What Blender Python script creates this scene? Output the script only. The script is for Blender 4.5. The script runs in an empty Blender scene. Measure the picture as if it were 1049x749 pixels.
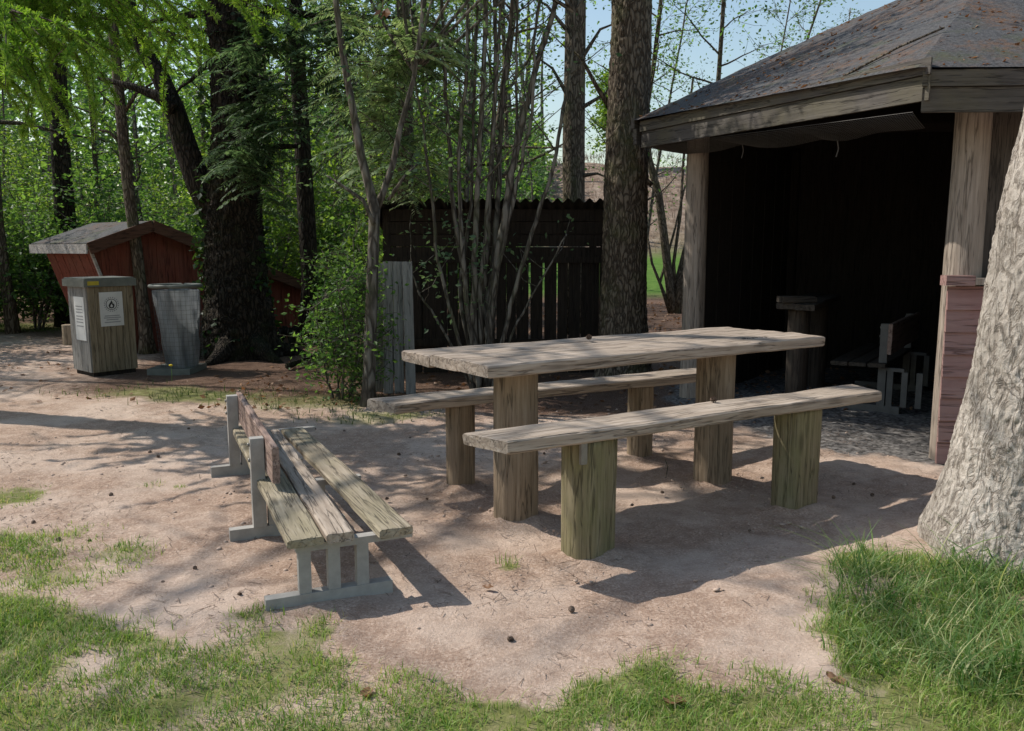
import bpy, math, random
import numpy as np
from mathutils import Vector, Matrix
R = math.radians
rng = np.random.default_rng(7)
scene = bpy.context.scene
col = scene.collection

# ------------------------------------------------------------------ camera model (photo is 1049 x 749)
FPX, CAMH, TILT = 850.0, 1.28, math.atan(119.5 / 850.0)
CT, ST = math.cos(TILT), math.sin(TILT)
def ray(px, py):
    u = (px - 524.5) / FPX; v = (374.5 - py) / FPX
    return u, CT + v * ST, -ST + v * CT
def G(px, py, z=0.0):                      # point of the photo at height z
    d = ray(px, py); s = (z - CAMH) / d[2]
    return np.array([d[0] * s, d[1] * s, z])
def W(px, py, y):                          # point of the photo at distance y
    d = ray(px, py); s = y / d[1]
    return np.array([d[0] * s, y, CAMH + d[2] * s])

# ------------------------------------------------------------------ noise
def vnoise(P, seed=0):
    P = np.asarray(P, float); I = np.floor(P).astype(np.int64); Fr = P - I
    Fr = Fr * Fr * (3 - 2 * Fr)
    def h(a):
        n = (a[:, 0] * 374761393 + a[:, 1] * 668265263 + a[:, 2] * 2147483647 + seed * 974634777) & 0xffffffff
        n = ((n ^ (n >> 13)) * 1274126177) & 0xffffffff
        n = n ^ (n >> 16)
        return (n & 0xffff) / 65535.0
    out = 0
    for dx in (0, 1):
        for dy in (0, 1):
            for dz in (0, 1):
                w = (Fr[:, 0] if dx else 1 - Fr[:, 0]) * (Fr[:, 1] if dy else 1 - Fr[:, 1]) * (Fr[:, 2] if dz else 1 - Fr[:, 2])
                out = out + w * h(I + np.array([dx, dy, dz]))
    return out * 2 - 1
def fbm(P, o=4, seed=0):
    P = np.asarray(P, float); a = 1; s = 0
    for k in range(o):
        s = s + a * vnoise(P * 2 ** k, seed + k * 17); a *= .5
    return s
def n2(x, y, f, o=3, seed=0):
    x = np.asarray(x, float); y = np.asarray(y, float)
    P = np.stack([x.ravel() * f, y.ravel() * f, np.full(x.size, .37)], 1)
    return fbm(P, o, seed).reshape(x.shape)
def sst(a, b, x):
    t = np.clip((np.asarray(x, float) - a) / (b - a), 0, 1); return t * t * (3 - 2 * t)

# ------------------------------------------------------------------ mesh builder
class MB:
    def __init__(s): s.V = []; s.Q = []; s.T = []; s.n = 0
    def add(s, V, Q=None, T=None):
        V = np.asarray(V, float).reshape(-1, 3)
        if Q is not None and len(Q): s.Q.append(np.asarray(Q, np.int64).reshape(-1, 4) + s.n)
        if T is not None and len(T): s.T.append(np.asarray(T, np.int64).reshape(-1, 3) + s.n)
        s.V.append(V); s.n += len(V); return s
    def quads(s, A):                       # (M,4,3)
        A = np.asarray(A, float); m = len(A)
        return s.add(A.reshape(-1, 3), np.arange(m * 4).reshape(m, 4)) if m else s
    def box(s, lo, hi, M=None):
        x0, y0, z0 = lo; x1, y1, z1 = hi
        V = np.array([[x0,y0,z0],[x1,y0,z0],[x1,y1,z0],[x0,y1,z0],[x0,y0,z1],[x1,y0,z1],[x1,y1,z1],[x0,y1,z1]], float)
        if M is not None: V = V @ np.array(M.to_3x3()).T + np.array(M.translation)
        return s.add(V, [[0,3,2,1],[4,5,6,7],[0,1,5,4],[1,2,6,5],[2,3,7,6],[3,0,4,7]])
    def bar(s, a, b, w, t, up=(0, 0, 1)):  # box from a to b, width w, thickness t
        a = np.array(a, float); b = np.array(b, float); d = b - a; d /= np.linalg.norm(d)
        up = np.array(up, float); sd = np.cross(d, up)
        if np.linalg.norm(sd) < 1e-4: sd = np.cross(d, [1, 0, 0])
        sd /= np.linalg.norm(sd); u = np.cross(sd, d)
        c = [(-w/2, -t/2), (w/2, -t/2), (w/2, t/2), (-w/2, t/2)]
        V = [p + sd * i + u * j for p in (a, b) for i, j in c]
        return s.add(V, [[0,1,2,3],[7,6,5,4],[0,4,5,1],[1,5,6,2],[2,6,7,3],[3,7,4,0]])
    def grid(s, A):                        # (n,m,3)
        n, m = A.shape[:2]; i = np.arange(n * m).reshape(n, m)
        return s.add(A.reshape(-1, 3), np.stack([i[:-1,:-1], i[1:,:-1], i[1:,1:], i[:-1,1:]], -1).reshape(-1, 4))
    def sweep(s, rings, cap=True):         # (n,k,3) closed rings
        rings = np.asarray(rings, float); n, k = rings.shape[:2]
        i = np.arange(n * k).reshape(n, k); j = np.roll(i, -1, 1)
        Q = np.stack([i[:-1], j[:-1], j[1:], i[1:]], -1).reshape(-1, 4)
        V = rings.reshape(-1, 3); T = []
        if cap:
            V = np.vstack([V, rings[0].mean(0), rings[-1].mean(0)]); c0 = n * k; c1 = c0 + 1
            T = [[c0, j[0, q], i[0, q]] for q in range(k)] + [[c1, i[-1, q], j[-1, q]] for q in range(k)]
        return s.add(V, Q, T)
    def tube(s, P, r, k=6, cap=True, rough=0, seed=0):
        P = np.asarray(P, float); n = len(P)
        r = np.broadcast_to(np.asarray(r, float), (n,))
        T = np.gradient(P, axis=0); T /= np.linalg.norm(T, axis=1)[:, None] + 1e-9
        ref = np.array([0.31, .95, .05]) if abs(T[0, 1]) < .8 else np.array([1, .1, .05])
        A = np.cross(T, ref); A /= np.linalg.norm(A, axis=1)[:, None]; B = np.cross(T, A)
        a = np.arange(k) / k * 2 * math.pi
        C = A[:, None] * np.cos(a)[None, :, None] + B[:, None] * np.sin(a)[None, :, None]
        rr = np.repeat(r[:, None], k, 1)
        if rough:
            q = (P[:, None] + C * .15).reshape(-1, 3) * np.array([9, 9, 2.2])
            rr = rr * (1 + rough * fbm(q, 3, seed).reshape(n, k))
        return s.sweep(P[:, None] + C * rr[..., None], cap)
    def build(s, name, mat, parent=None, smooth=False):
        me = bpy.data.meshes.new(name)
        V = np.vstack(s.V).astype(np.float32)
        Q = np.vstack(s.Q) if s.Q else np.zeros((0, 4), np.int64); T = np.vstack(s.T) if s.T else np.zeros((0, 3), np.int64)
        nl = Q.size + T.size; npoly = len(Q) + len(T)
        me.vertices.add(len(V)); me.vertices.foreach_set('co', V.ravel())
        me.loops.add(nl); me.loops.foreach_set('vertex_index', np.concatenate([Q.ravel(), T.ravel()]).astype(np.int32))
        me.polygons.add(npoly)
        ls = np.concatenate([np.arange(len(Q)) * 4, Q.size + np.arange(len(T)) * 3]).astype(np.int32)
        me.polygons.foreach_set('loop_start', ls)
        me.polygons.foreach_set('use_smooth', np.full(npoly, bool(smooth)))
        me.update(calc_edges=True); me.validate()
        me.materials.append(mat)
        o = bpy.data.objects.new(name, me); col.objects.link(o)
        if parent is not None: o.parent = parent
        return o

def tag(o, label=None, cat=None, group=None, kind=None):
    if label: o['label'] = label
    if cat: o['category'] = cat
    if group: o['group'] = group
    if kind: o['kind'] = kind
    return o
def thing(name, label, cat, loc=(0, 0, 0), rz=0, group=None):
    o = bpy.data.objects.new(name, None); col.objects.link(o)
    o.location = [float(q) for q in loc]; o.rotation_euler = (0, 0, rz); o.empty_display_size = .1
    return tag(o, label, cat, group)
def dup(o, loc=None, rz=None, scale=None, label=None, group=None):
    c = o.copy(); col.objects.link(c)
    if loc is not None: c.location = [float(q) for q in loc]
    if rz is not None: c.rotation_euler = (0, 0, rz)
    if scale is not None: c.scale = scale
    for ch in list(o.children):
        d = ch.copy(); col.objects.link(d); d.parent = c
        for g in list(ch.children):
            e = g.copy(); col.objects.link(e); e.parent = d
    return tag(c, label, None, group)

# ------------------------------------------------------------------ materials
class NT:
    def __init__(s, name):
        s.m = bpy.data.materials.new(name); s.m.use_nodes = True; s.t = s.m.node_tree
        s.t.nodes.clear(); s.out = s.n('ShaderNodeOutputMaterial')
        s.tc = s.n('ShaderNodeTexCoord')
    def n(s, typ, **k):
        x = s.t.nodes.new(typ)
        for a, b in k.items(): setattr(x, a, b)
        return x
    def l(s, a, b): s.t.links.new(a, b)
    def mapped(s, sc, space='Object'):
        mp = s.n('ShaderNodeMapping'); mp.inputs['Scale'].default_value = sc; s.l(s.tc.outputs[space], mp.inputs[0]); return mp.outputs[0]
    def noise(s, vec, scale, detail=5, rough=.6, dist=0):
        x = s.n('ShaderNodeTexNoise'); x.inputs['Scale'].default_value = scale; x.inputs['Detail'].default_value = detail
        x.inputs['Roughness'].default_value = rough; x.inputs['Distortion'].default_value = dist; s.l(vec, x.inputs['Vector']); return x.outputs['Fac']
    def ramp(s, fac, stops):
        x = s.n('ShaderNodeValToRGB'); e = x.color_ramp.elements
        while len(e) < len(stops): e.new(.5)
        for q, (p, c) in zip(e, stops): q.position = p; q.color = (*c, 1) if len(c) == 3 else c
        s.l(fac, x.inputs[0]); return x.outputs[0]
    def mix(s, fac, a, b, mode='MIX'):
        x = s.n('ShaderNodeMix', data_type='RGBA', blend_type=mode)
        for v, i in ((fac, 0), (a, 6), (b, 7)):
            if hasattr(v, 'node'): s.l(v, x.inputs[i])
            else: x.inputs[i].default_value = v if i == 0 else (*v, 1)
        return x.outputs[2]
    def math(s, op, a, b=0.0):
        x = s.n('ShaderNodeMath', operation=op)
        for v, i in ((a, 0), (b, 1)):
            if hasattr(v, 'node'): s.l(v, x.inputs[i])
            else: x.inputs[i].default_value = v
        return x.outputs[0]
    def bsdf(s, colr, rough=.85, bump=None, bstr=.3, bdist=.01, spec=.25, metal=0):
        p = s.n('ShaderNodeBsdfPrincipled')
        if hasattr(colr, 'node'): s.l(colr, p.inputs['Base Color'])
        else: p.inputs['Base Color'].default_value = (*colr, 1)
        p.inputs['Roughness'].default_value = rough; p.inputs['Specular IOR Level'].default_value = spec; p.inputs['Metallic'].default_value = metal
        if bump is not None:
            b = s.n('ShaderNodeBump'); b.inputs['Strength'].default_value = bstr; b.inputs['Distance'].default_value = bdist
            s.l(bump, b.inputs['Height']); s.l(b.outputs[0], p.inputs['Normal'])
        return p.outputs[0]
    def done(s, sh): s.l(sh, s.out.inputs[0]); return s.m

def wood(name, c1, c2, c3, axis='X', stain=None, stain_amt=.5, rough=.85, grain=1.0):
    t = NT(name); g = {'X': (1.2, 22, 22), 'Y': (22, 1.2, 22), 'Z': (22, 22, 1.2)}[axis]
    oi = t.n('ShaderNodeObjectInfo')
    add = t.n('ShaderNodeVectorMath', operation='ADD'); rv = t.math('MULTIPLY', oi.outputs['Random'], 37.0)
    cb = t.n('ShaderNodeCombineXYZ'); [t.l(rv, cb.inputs[i]) for i in range(3)]
    t.l(t.tc.outputs['Object'], add.inputs[0]); t.l(cb.outputs[0], add.inputs[1])
    mp = t.n('ShaderNodeMapping'); mp.inputs['Scale'].default_value = tuple(q * grain for q in g); t.l(add.outputs[0], mp.inputs[0])
    f = t.noise(mp.outputs[0], 2.2, 9, .68, .35)
    big = t.noise(add.outputs[0], 3.3, 4, .6)
    crk = t.ramp(t.noise(mp.outputs[0], 5.0, 3, .5, .2), [(.30, (0, 0, 0)), (.40, (1, 1, 1))])
    c = t.ramp(f, [(.25, c1), (.5, c2), (.75, c3)])
    c = t.mix(t.math('MULTIPLY', big, .55), c, c1)
    if stain:
        sm = t.ramp(t.noise(add.outputs[0], 2.1, 5, .65), [(.40, (0, 0, 0)), (.62, (1, 1, 1))])
        c = t.mix(t.math('MULTIPLY', sm, stain_amt), c, stain)
    c = t.mix(t.math('MULTIPLY', t.math('SUBTRACT', 1.0, crk), .55), c, tuple(q * .35 for q in c1))
    kv = t.n('ShaderNodeMapping'); kv.inputs['Scale'].default_value = {'X': (2.2, 8, 8), 'Y': (8, 2.2, 8), 'Z': (8, 8, 2.2)}[axis]; t.l(add.outputs[0], kv.inputs[0])
    vo = t.n('ShaderNodeTexVoronoi'); vo.inputs['Scale'].default_value = 1.0; t.l(kv.outputs[0], vo.inputs['Vector'])
    kn = t.ramp(vo.outputs['Distance'], [(.06, (1, 1, 1)), (.17, (0, 0, 0))])
    c = t.mix(t.math('MULTIPLY', kn, .6), c, tuple(q * .45 for q in c1))
    ck2 = t.ramp(t.math('ABSOLUTE', t.math('SUBTRACT', t.noise(mp.outputs[0], .9, 4, .55, .3), .5)), [(.0, (1, 1, 1)), (.018, (0, 0, 0))])
    c = t.mix(t.math('MULTIPLY', ck2, .65), c, tuple(q * .25 for q in c1))
    h = t.math('SUBTRACT', t.math('ADD', t.math('MULTIPLY', f, .6), t.math('MULTIPLY', crk, .5)), t.math('MULTIPLY', ck2, .9))
    return t.done(t.bsdf(c, rough, h, .65, .007))
def bark(name, c1, c2, c3, sc=14, bd=.03, moss=None, bs=.9, zs=.28):
    t = NT(name); v = t.mapped((1, 1, zs))
    dn = t.n('ShaderNodeTexNoise'); dn.inputs['Scale'].default_value = sc * .5; t.l(v, dn.inputs['Vector'])
    vm = t.n('ShaderNodeVectorMath', operation='MULTIPLY_ADD'); t.l(dn.outputs['Color'], vm.inputs[0]); vm.inputs[1].default_value = (.12,) * 3; t.l(v, vm.inputs[2])
    vo = t.n('ShaderNodeTexVoronoi', feature='DISTANCE_TO_EDGE'); vo.inputs['Scale'].default_value = sc; t.l(vm.outputs[0], vo.inputs['Vector'])
    e = t.ramp(vo.outputs['Distance'], [(.0, (0, 0, 0)), (.22, (1, 1, 1))])
    fi = t.noise(v, sc * 3.2, 8, .7)
    h = t.math('ADD', e, t.math('MULTIPLY', fi, .9))
    c = t.ramp(t.math('MULTIPLY', h, .55), [(.15, c1), (.5, c2), (.85, c3)])
    if moss:
        mm = t.ramp(t.noise(t.tc.outputs['Object'], 2.4, 5, .65), [(.5, (0, 0, 0)), (.68, (1, 1, 1))])
        c = t.mix(t.math('MULTIPLY', mm, .6), c, moss)
    return t.done(t.bsdf(c, .92, h, bs, bd, .15))
def leaf(name, c1, c2, tr=.5, trc=None, nz=1.1, c3=None):
    t = NT(name); ge = t.n('ShaderNodeNewGeometry')
    f = t.noise(ge.outputs['Position'], nz, 3, .6)
    f2 = t.math('ADD', t.math('MULTIPLY', f, .9), t.math('MULTIPLY', t.math('SUBTRACT', ge.outputs['Random Per Island'], .45), .5))
    c = t.ramp(f2, [(.25, c1), (.75, c2)])
    if c3: c = t.mix(t.ramp(ge.outputs['Random Per Island'], [(.80, (0, 0, 0)), (.86, (1, 1, 1))]), c, c3)
    b = t.bsdf(c, .5, None, spec=.3)
    tl = t.n('ShaderNodeBsdfTranslucent')
    t.l(t.mix(1.0, c, trc or (1.7, 1.6, .7), 'MULTIPLY'), tl.inputs[0])
    ms = t.n('ShaderNodeMixShader'); ms.inputs[0].default_value = tr; t.l(b, ms.inputs[1]); t.l(tl.outputs[0], ms.inputs[2])
    return t.done(ms.outputs[0])
def plain(name, c, rough=.7, var=.35, sc=9, spec=.3, metal=0, bs=.2):
    t = NT(name); f = t.noise(t.tc.outputs['Object'], sc, 6, .65)
    cc = t.ramp(f, [(.25, tuple(q * (1 - var) for q in c)), (.75, tuple(min(1, q * (1 + var)) for q in c))])
    return t.done(t.bsdf(cc, rough, f, bs, .004, spec, metal))

M = {}
M['table'] = wood('table_wood', (.18, .135, .10), (.44, .36, .285), (.64, .545, .455), 'X')
M['seat'] = wood('bench_wood', (.18, .135, .10), (.43, .355, .28), (.62, .535, .445), 'X')
M['log'] = wood('log_wood', (.13, .095, .062), (.30, .225, .15), (.44, .35, .25), 'Z')
M['log_green'] = wood('mossy_log_wood', (.115, .095, .052), (.27, .22, .14), (.41, .345, .245), 'Z', (.17, .175, .06), .45)
M['plank_green'] = wood('greenish_plank_wood', (.16, .13, .09), (.36, .30, .22), (.52, .45, .355), 'X', (.22, .21, .10), .28)
M['plank_yellow'] = wood('yellowish_plank_wood', (.17, .15, .06), (.36, .33, .14), (.50, .46, .24), 'X', (.30, .30, .06), .6)
M['back_plank'] = wood('reddish_plank_wood', (.16, .10, .08), (.33, .235, .19), (.46, .36, .31), 'X')
M['frame'] = plain('grey_frame_paint', (.33, .315, .285), .75, .22, 14)
M['steel'] = plain('dull_steel', (.22, .21, .19), .5, .3, 20, .5, .6)
M['red'] = wood('red_painted_board', (.12, .032, .02), (.22, .058, .036), (.31, .10, .065), 'Z', (.13, .07, .045), .4, grain=.7)
M['red_siding'] = wood('faded_red_board', (.20, .105, .095), (.33, .185, .165), (.44, .28, .25), 'X', (.33, .24, .21), .55, grain=.6)
M['brown_trim'] = wood('brown_trim_board', (.07, .035, .022), (.13, .065, .042), (.19, .10, .07), 'X')
M['pale_trim'] = wood('pale_trim_board', (.26, .24, .21), (.44, .41, .38), (.58, .55, .51), 'X')
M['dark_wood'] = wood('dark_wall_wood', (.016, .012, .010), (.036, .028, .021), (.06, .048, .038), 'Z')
M['shed_dark'] = wood('shed_board', (.012, .009, .007), (.03, .022, .016), (.05, .038, .028), 'Z')
M['grey_board'] = wood('grey_board', (.14, .135, .12), (.29, .275, .25), (.41, .39, .36), 'Z')
M['shaded_wood'] = wood('shaded_bench_wood', (.03, .024, .019), (.075, .06, .047), (.12, .10, .08), 'X')  # darker wood, log and frame copies: the shelter's inner shade put into colour
M['shaded_log'] = wood('shaded_log_wood', (.03, .022, .017), (.07, .053, .04), (.11, .09, .07), 'Z')
M['shaded_frame'] = plain('shaded_grey_frame', (.12, .115, .105), .75, .25, 14)
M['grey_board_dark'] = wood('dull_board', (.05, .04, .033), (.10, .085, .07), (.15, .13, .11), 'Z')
M['bin_wood'] = wood('bin_slat_wood', (.13, .10, .06), (.25, .20, .13), (.36, .30, .21), 'Z')
M['lid'] = plain('bin_lid', (.13, .135, .115), .6, .3, 8)
M['post'] = wood('round_post_wood', (.19, .15, .115), (.36, .30, .245), (.52, .45, .375), 'Z')
M['fascia'] = wood('fascia_board', (.05, .044, .04), (.105, .094, .083), (.175, .158, .14), 'X', (.13, .115, .06), .4)
def _pale():
    t = NT('pale_plated_bark'); v = t.mapped((1, 1, .34)); v2 = t.mapped((1, 1, .75))
    a = t.noise(v, 16, 8, .7, 1.2); b = t.noise(v2, 46, 6, .72, .7); c = t.noise(v, 5, 4, .6, .6)
    cr = t.ramp(t.math('ABSOLUTE', t.math('SUBTRACT', t.noise(v, 19, 5, .6, .9), .5)), [(.0, (0, 0, 0)), (.055, (1, 1, 1))])
    h = t.math('ADD', t.math('ADD', t.math('MULTIPLY', a, 1.3), t.math('MULTIPLY', b, .8)), t.math('MULTIPLY', cr, .35))
    k = t.ramp(t.math('MULTIPLY', h, .42), [(.33, (.10, .08, .064)), (.5, (.36, .31, .26)), (.62, (.58, .52, .45))])
    k = t.mix(t.math('MULTIPLY', t.ramp(c, [(.4, (0, 0, 0)), (.65, (1, 1, 1))]), .45), k, (.25, .225, .19))
    return t.done(t.bsdf(k, .93, h, .9, .017, .12))
M['bark_pale'] = _pale()
M['bark_dark'] = bark('dark_bark', (.008, .007, .005), (.032, .026, .019), (.06, .048, .036), 22, .025, (.03, .04, .012))
M['bark_brown'] = bark('brown_bark', (.03, .022, .015), (.095, .075, .055), (.19, .155, .115), 26, .012, (.09, .10, .04))
M['bark_grey'] = bark('grey_bark', (.035, .03, .024), (.11, .095, .075), (.21, .19, .155), 16, .012, (.10, .11, .05))
M['leaf_mid'] = leaf('mid_green_leaf', (.042, .105, .025), (.17, .285, .08), .5, (1.8, 1.8, .95))
M['leaf_light'] = leaf('light_green_leaf', (.075, .16, .025), (.21, .31, .075))
M['leaf_dark'] = leaf('dark_green_leaf', (.012, .036, .010), (.05, .10, .025), .4)
M['leaf_grey'] = leaf('dull_grey_green_leaf', (.06, .115, .055), (.18, .26, .13), .45, (1.3, 1.35, .9))
M['needle'] = leaf('larch_needle', (.10, .23, .028), (.28, .42, .075), .5, (1.6, 1.55, .7))
M['spray'] = leaf('pale_spray_leaf', (.17, .27, .12), (.40, .48, .28), .45, (1.3, 1.35, .8))
M['grass'] = leaf('lawn_grass', (.10, .20, .03), (.36, .47, .12), .4, (1.3, 1.3, .7), 2.2, (.46, .42, .22))
M['tall'] = leaf('tall_grass', (.06, .14, .028), (.28, .38, .14), .45, (1.3, 1.4, .7), 3.0, (.46, .46, .24))
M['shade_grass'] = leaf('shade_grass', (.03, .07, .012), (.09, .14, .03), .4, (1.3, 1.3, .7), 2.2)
M['deadleaf'] = leaf('dead_leaf', (.14, .07, .035), (.36, .22, .13), .3, (1.2, .9, .6), 6)
M['sign'] = plain('notice_plate', (.56, .55, .52), .5, .12, 6)
M['ink'] = plain('print_ink', (.03, .03, .03), .6, .2)
M['greyink'] = plain('grey_print', (.26, .26, .26), .6, .2)
M['yellow'] = plain('yellow_sticker', (.38, .30, .03), .5, .2)
M['white'] = plain('white_paint', (.6, .6, .57), .6, .12)
M['petal'] = plain('dandelion_petal', (.75, .55, .02), .7, .2)
M['wire'] = plain('wire', (.09, .09, .085), .5, .2, 20, .5, .5)
M['netting'] = plain('netting_wire', (.10, .093, .085), .7, .2, 20)
M['cone'] = plain('pine_cone', (.19, .135, .10), .9, .5, 60)
M['stone'] = plain('stone', (.40, .305, .24), .9, .3, 20)
M['cut'] = wood('cut_log', (.19, .14, .09), (.38, .30, .21), (.52, .44, .33), 'Z')
def _bag():
    t = NT('waste_bag_plastic'); f = t.noise(t.mapped((7, 7, 1.2)), 3, 4, .6)
    c = t.ramp(f, [(.3, (.12, .13, .132)), (.7, (.31, .325, .33))])
    b = t.bsdf(c, .38, f, .5, .02, .5); tl = t.n('ShaderNodeBsdfTranslucent'); tl.inputs[0].default_value = (.3, .32, .33, 1)
    ms = t.n('ShaderNodeMixShader'); ms.inputs[0].default_value = .3; t.l(b, ms.inputs[1]); t.l(tl.outputs[0], ms.inputs[2]); return t.done(ms.outputs[0])
M['bag'] = _bag()
def _roof():
    t = NT('roof_felt'); ge = t.n('ShaderNodeNewGeometry'); p = ge.outputs['Position']
    a = t.noise(p, 2.2, 6, .65); b = t.noise(p, 45, 4, .7)
    c = t.ramp(b, [(.3, (.035, .035, .037)), (.7, (.12, .118, .118))])
    lit = t.ramp(a, [(.47, (0, 0, 0)), (.62, (1, 1, 1))])
    litc = t.ramp(t.noise(p, 70, 5, .7), [(.3, (.05, .03, .02)), (.7, (.20, .125, .085))])
    c = t.mix(t.math('MULTIPLY', lit, t.ramp(t.noise(p, 20, 5, .7), [(.4, (0, 0, 0)), (.6, (1, 1, 1))])), c, litc)
    c = t.mix(t.math('MULTIPLY', t.ramp(t.noise(p, 3.1, 5, .7), [(.55, (0, 0, 0)), (.7, (1, 1, 1))]), .5), c, (.07, .085, .03))
    return t.done(t.bsdf(c, .9, b, .6, .012, .2))
M['roof'] = _roof()
def _corr():
    t = NT('corrugated_sheet'); f = t.noise(t.tc.outputs['Object'], 5, 6, .65)
    return t.done(t.bsdf(t.ramp(f, [(.3, (.012, .011, .01)), (.7, (.05, .045, .04))]), .8, f, .3, .005))
M['corr'] = _corr()
def _ground():
    t = NT('ground_soil'); ge = t.n('ShaderNodeNewGeometry'); p = ge.outputs['Position']
    at = t.n('ShaderNodeAttribute', attribute_name='mask'); sp = t.n('ShaderNodeSeparateColor'); t.l(at.outputs['Color'], sp.inputs[0])
    a = t.noise(p, 1.3, 6, .65); b = t.noise(p, 14, 8, .75); f = t.noise(p, 95, 5, .75); vf = t.noise(p, 260, 3, .7)
    dirt = t.ramp(f, [(.28, (.16, .10, .068)), (.5, (.435, .31, .232)), (.68, (.63, .50, .405))])
    dirt = t.mix(t.math('MULTIPLY', t.ramp(b, [(.45, (0, 0, 0)), (.6, (1, 1, 1))]), .62), dirt, (.28, .19, .14))
    dirt = t.mix(t.math('MULTIPLY', t.ramp(a, [(.44, (0, 0, 0)), (.6, (1, 1, 1))]), .6), dirt, (.64, .515, .42))
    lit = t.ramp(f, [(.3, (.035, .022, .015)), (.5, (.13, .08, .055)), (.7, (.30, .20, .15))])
    grs = t.ramp(b, [(.3, (.11, .125, .035)), (.5, (.19, .20, .07)), (.7, (.32, .26, .16))])
    vo = t.n('ShaderNodeTexVoronoi'); vo.inputs['Scale'].default_value = 38; t.l(p, vo.inputs['Vector'])
    bw_ = t.n('ShaderNodeRGBToBW'); t.l(vo.outputs['Color'], bw_.inputs[0]); grv = t.mix(.55, t.ramp(vo.outputs['Distance'], [(.1, (.30, .285, .27)), (.7, (.05, .045, .042))]), t.ramp(bw_.outputs[0], [(.2, (.05, .048, .045)), (.8, (.34, .32, .30))]))
    ed = t.math('MULTIPLY', t.math('SUBTRACT', b, .5), .7)
    def m(ch):
        return t.ramp(t.math('ADD', sp.outputs[ch], ed), [(.35, (0, 0, 0)), (.65, (1, 1, 1))])
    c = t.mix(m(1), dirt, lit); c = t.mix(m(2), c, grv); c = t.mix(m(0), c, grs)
    lawn = t.ramp(t.noise(p, 3, 6, .7), [(.3, (.06, .13, .02)), (.7, (.12, .20, .04))])
    brn = t.ramp(t.noise(p, 2.4, 9, .75), [(.32, (.10, .065, .045)), (.5, (.24, .175, .13)), (.68, (.40, .32, .25))])
    far = t.n('ShaderNodeAttribute', attribute_name='farmask'); fs = t.n('ShaderNodeSeparateColor'); t.l(far.outputs['Color'], fs.inputs[0])
    c = t.mix(fs.outputs[0], c, lawn); c = t.mix(fs.outputs[1], c, brn)
    h = t.math('ADD', t.math('ADD', t.math('MULTIPLY', f, .5), b), t.math('MULTIPLY', vf, .25))
    return t.done(t.bsdf(c, .95, h, .75, .02, .1))
M['ground'] = _ground()

# ------------------------------------------------------------------ ground
GRASS_POLY = np.array([G(*p)[:2] for p in [(-160,597),(0,600),(60,615),(120,642),(200,652),(275,640),(325,640),(400,688),(470,694),(560,706),(610,698),(680,694),(780,690),(848,694),(858,640),(850,590),(880,562),(940,572),(1080,560),(1300,560),(1300,1500),(-400,1500)]])
def inpoly(x, y, P):
    x = np.asarray(x, float); y = np.asarray(y, float); r = np.zeros(x.shape, bool); n = len(P)
    for i in range(n):
        x0, y0 = P[i]; x1, y1 = P[(i + 1) % n]
        c = ((y0 > y) != (y1 > y)) & (x < (x1 - x0) * (y - y0) / (y1 - y0 + 1e-12) + x0); r ^= c
    return r
def polyd(x, y, P):                         # signed distance, + inside
    x = np.asarray(x, float); y = np.asarray(y, float); d = np.full(x.shape, 1e9); n = len(P)
    for i in range(n):
        a = P[i]; b = P[(i + 1) % n]; e = b - a; L = e @ e
        t = np.clip(((x - a[0]) * e[0] + (y - a[1]) * e[1]) / L, 0, 1)
        d = np.minimum(d, np.hypot(x - a[0] - t * e[0], y - a[1] - t * e[1]))
    return np.where(inpoly(x, y, P), d, -d)
PATCH = [(G(25, 508)[:2], .22, .9), (G(-40, 512)[:2], .3, .9), (G(40, 560)[:2], .28, .75), (G(120, 572)[:2], .2, .6), (G(-30, 570)[:2], .4, .8), (G(155, 496)[:2], .09, .75), (G(184, 498)[:2], .06, .75), (G(522, 577)[:2], .06, .8), (G(60, 590)[:2], .25, .55)]
def grassmask(x, y):
    d = polyd(x, y, GRASS_POLY) + .13 * n2(x, y, 3.2, 3, 5)
    g = sst(-.05, .10, d)
    for c, r, a in PATCH:
        g = np.maximum(g, a * (1 - sst(r * .35, r * 1.2, np.hypot(x - c[0], y - c[1]) + .25 * r * n2(x, y, 9, 2, 8))))
    return g
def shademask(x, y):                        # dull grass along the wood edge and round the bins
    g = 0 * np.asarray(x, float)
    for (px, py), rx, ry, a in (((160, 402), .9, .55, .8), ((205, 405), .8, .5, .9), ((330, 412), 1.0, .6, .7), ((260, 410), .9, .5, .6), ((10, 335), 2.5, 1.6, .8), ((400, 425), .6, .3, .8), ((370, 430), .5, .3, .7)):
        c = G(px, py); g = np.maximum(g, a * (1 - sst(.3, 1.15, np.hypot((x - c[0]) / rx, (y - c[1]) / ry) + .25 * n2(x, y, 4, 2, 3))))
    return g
SHC = np.array([3.87, 6.84])                # centre of the shelter
def gz(x, y):
    x = np.asarray(x, float); y = np.asarray(y, float)
    z = .012 * n2(x, y, 1.1, 2, 1) + .006 * n2(x, y, 7, 2, 2)
    z = z * (1 - .7 * sst(9, 20, y))
    k = sst(21, 31, y) * sst(-14, -2, x) * .9
    k = k + sst(31, 46, y) * sst(-20, -2, x) * (4.9 + .9 * n2(x, y, .16, 3, 4))
    k = k + sst(28, 60, y) * sst(-2, -18, x) * 1.0
    return z + k
def gz1(x, y): return float(gz(np.array([x]), np.array([y]))[0])
def axis(lo, hi, step, far, ratio=1.13):
    a = list(np.arange(lo, hi + 1e-6, step)); s = step
    L = []; q = lo
    while q > far[0]: s *= ratio; q -= s; L.append(q)
    s = step; U = []; q = hi
    while q < far[1]: s *= ratio; q += s; U.append(q)
    return np.array(L[::-1] + a + U)
xs = axis(-3.2, 3.2, .035, (-260, 260)); ys = axis(1.7, 6.2, .035, (-60, 400))
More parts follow.
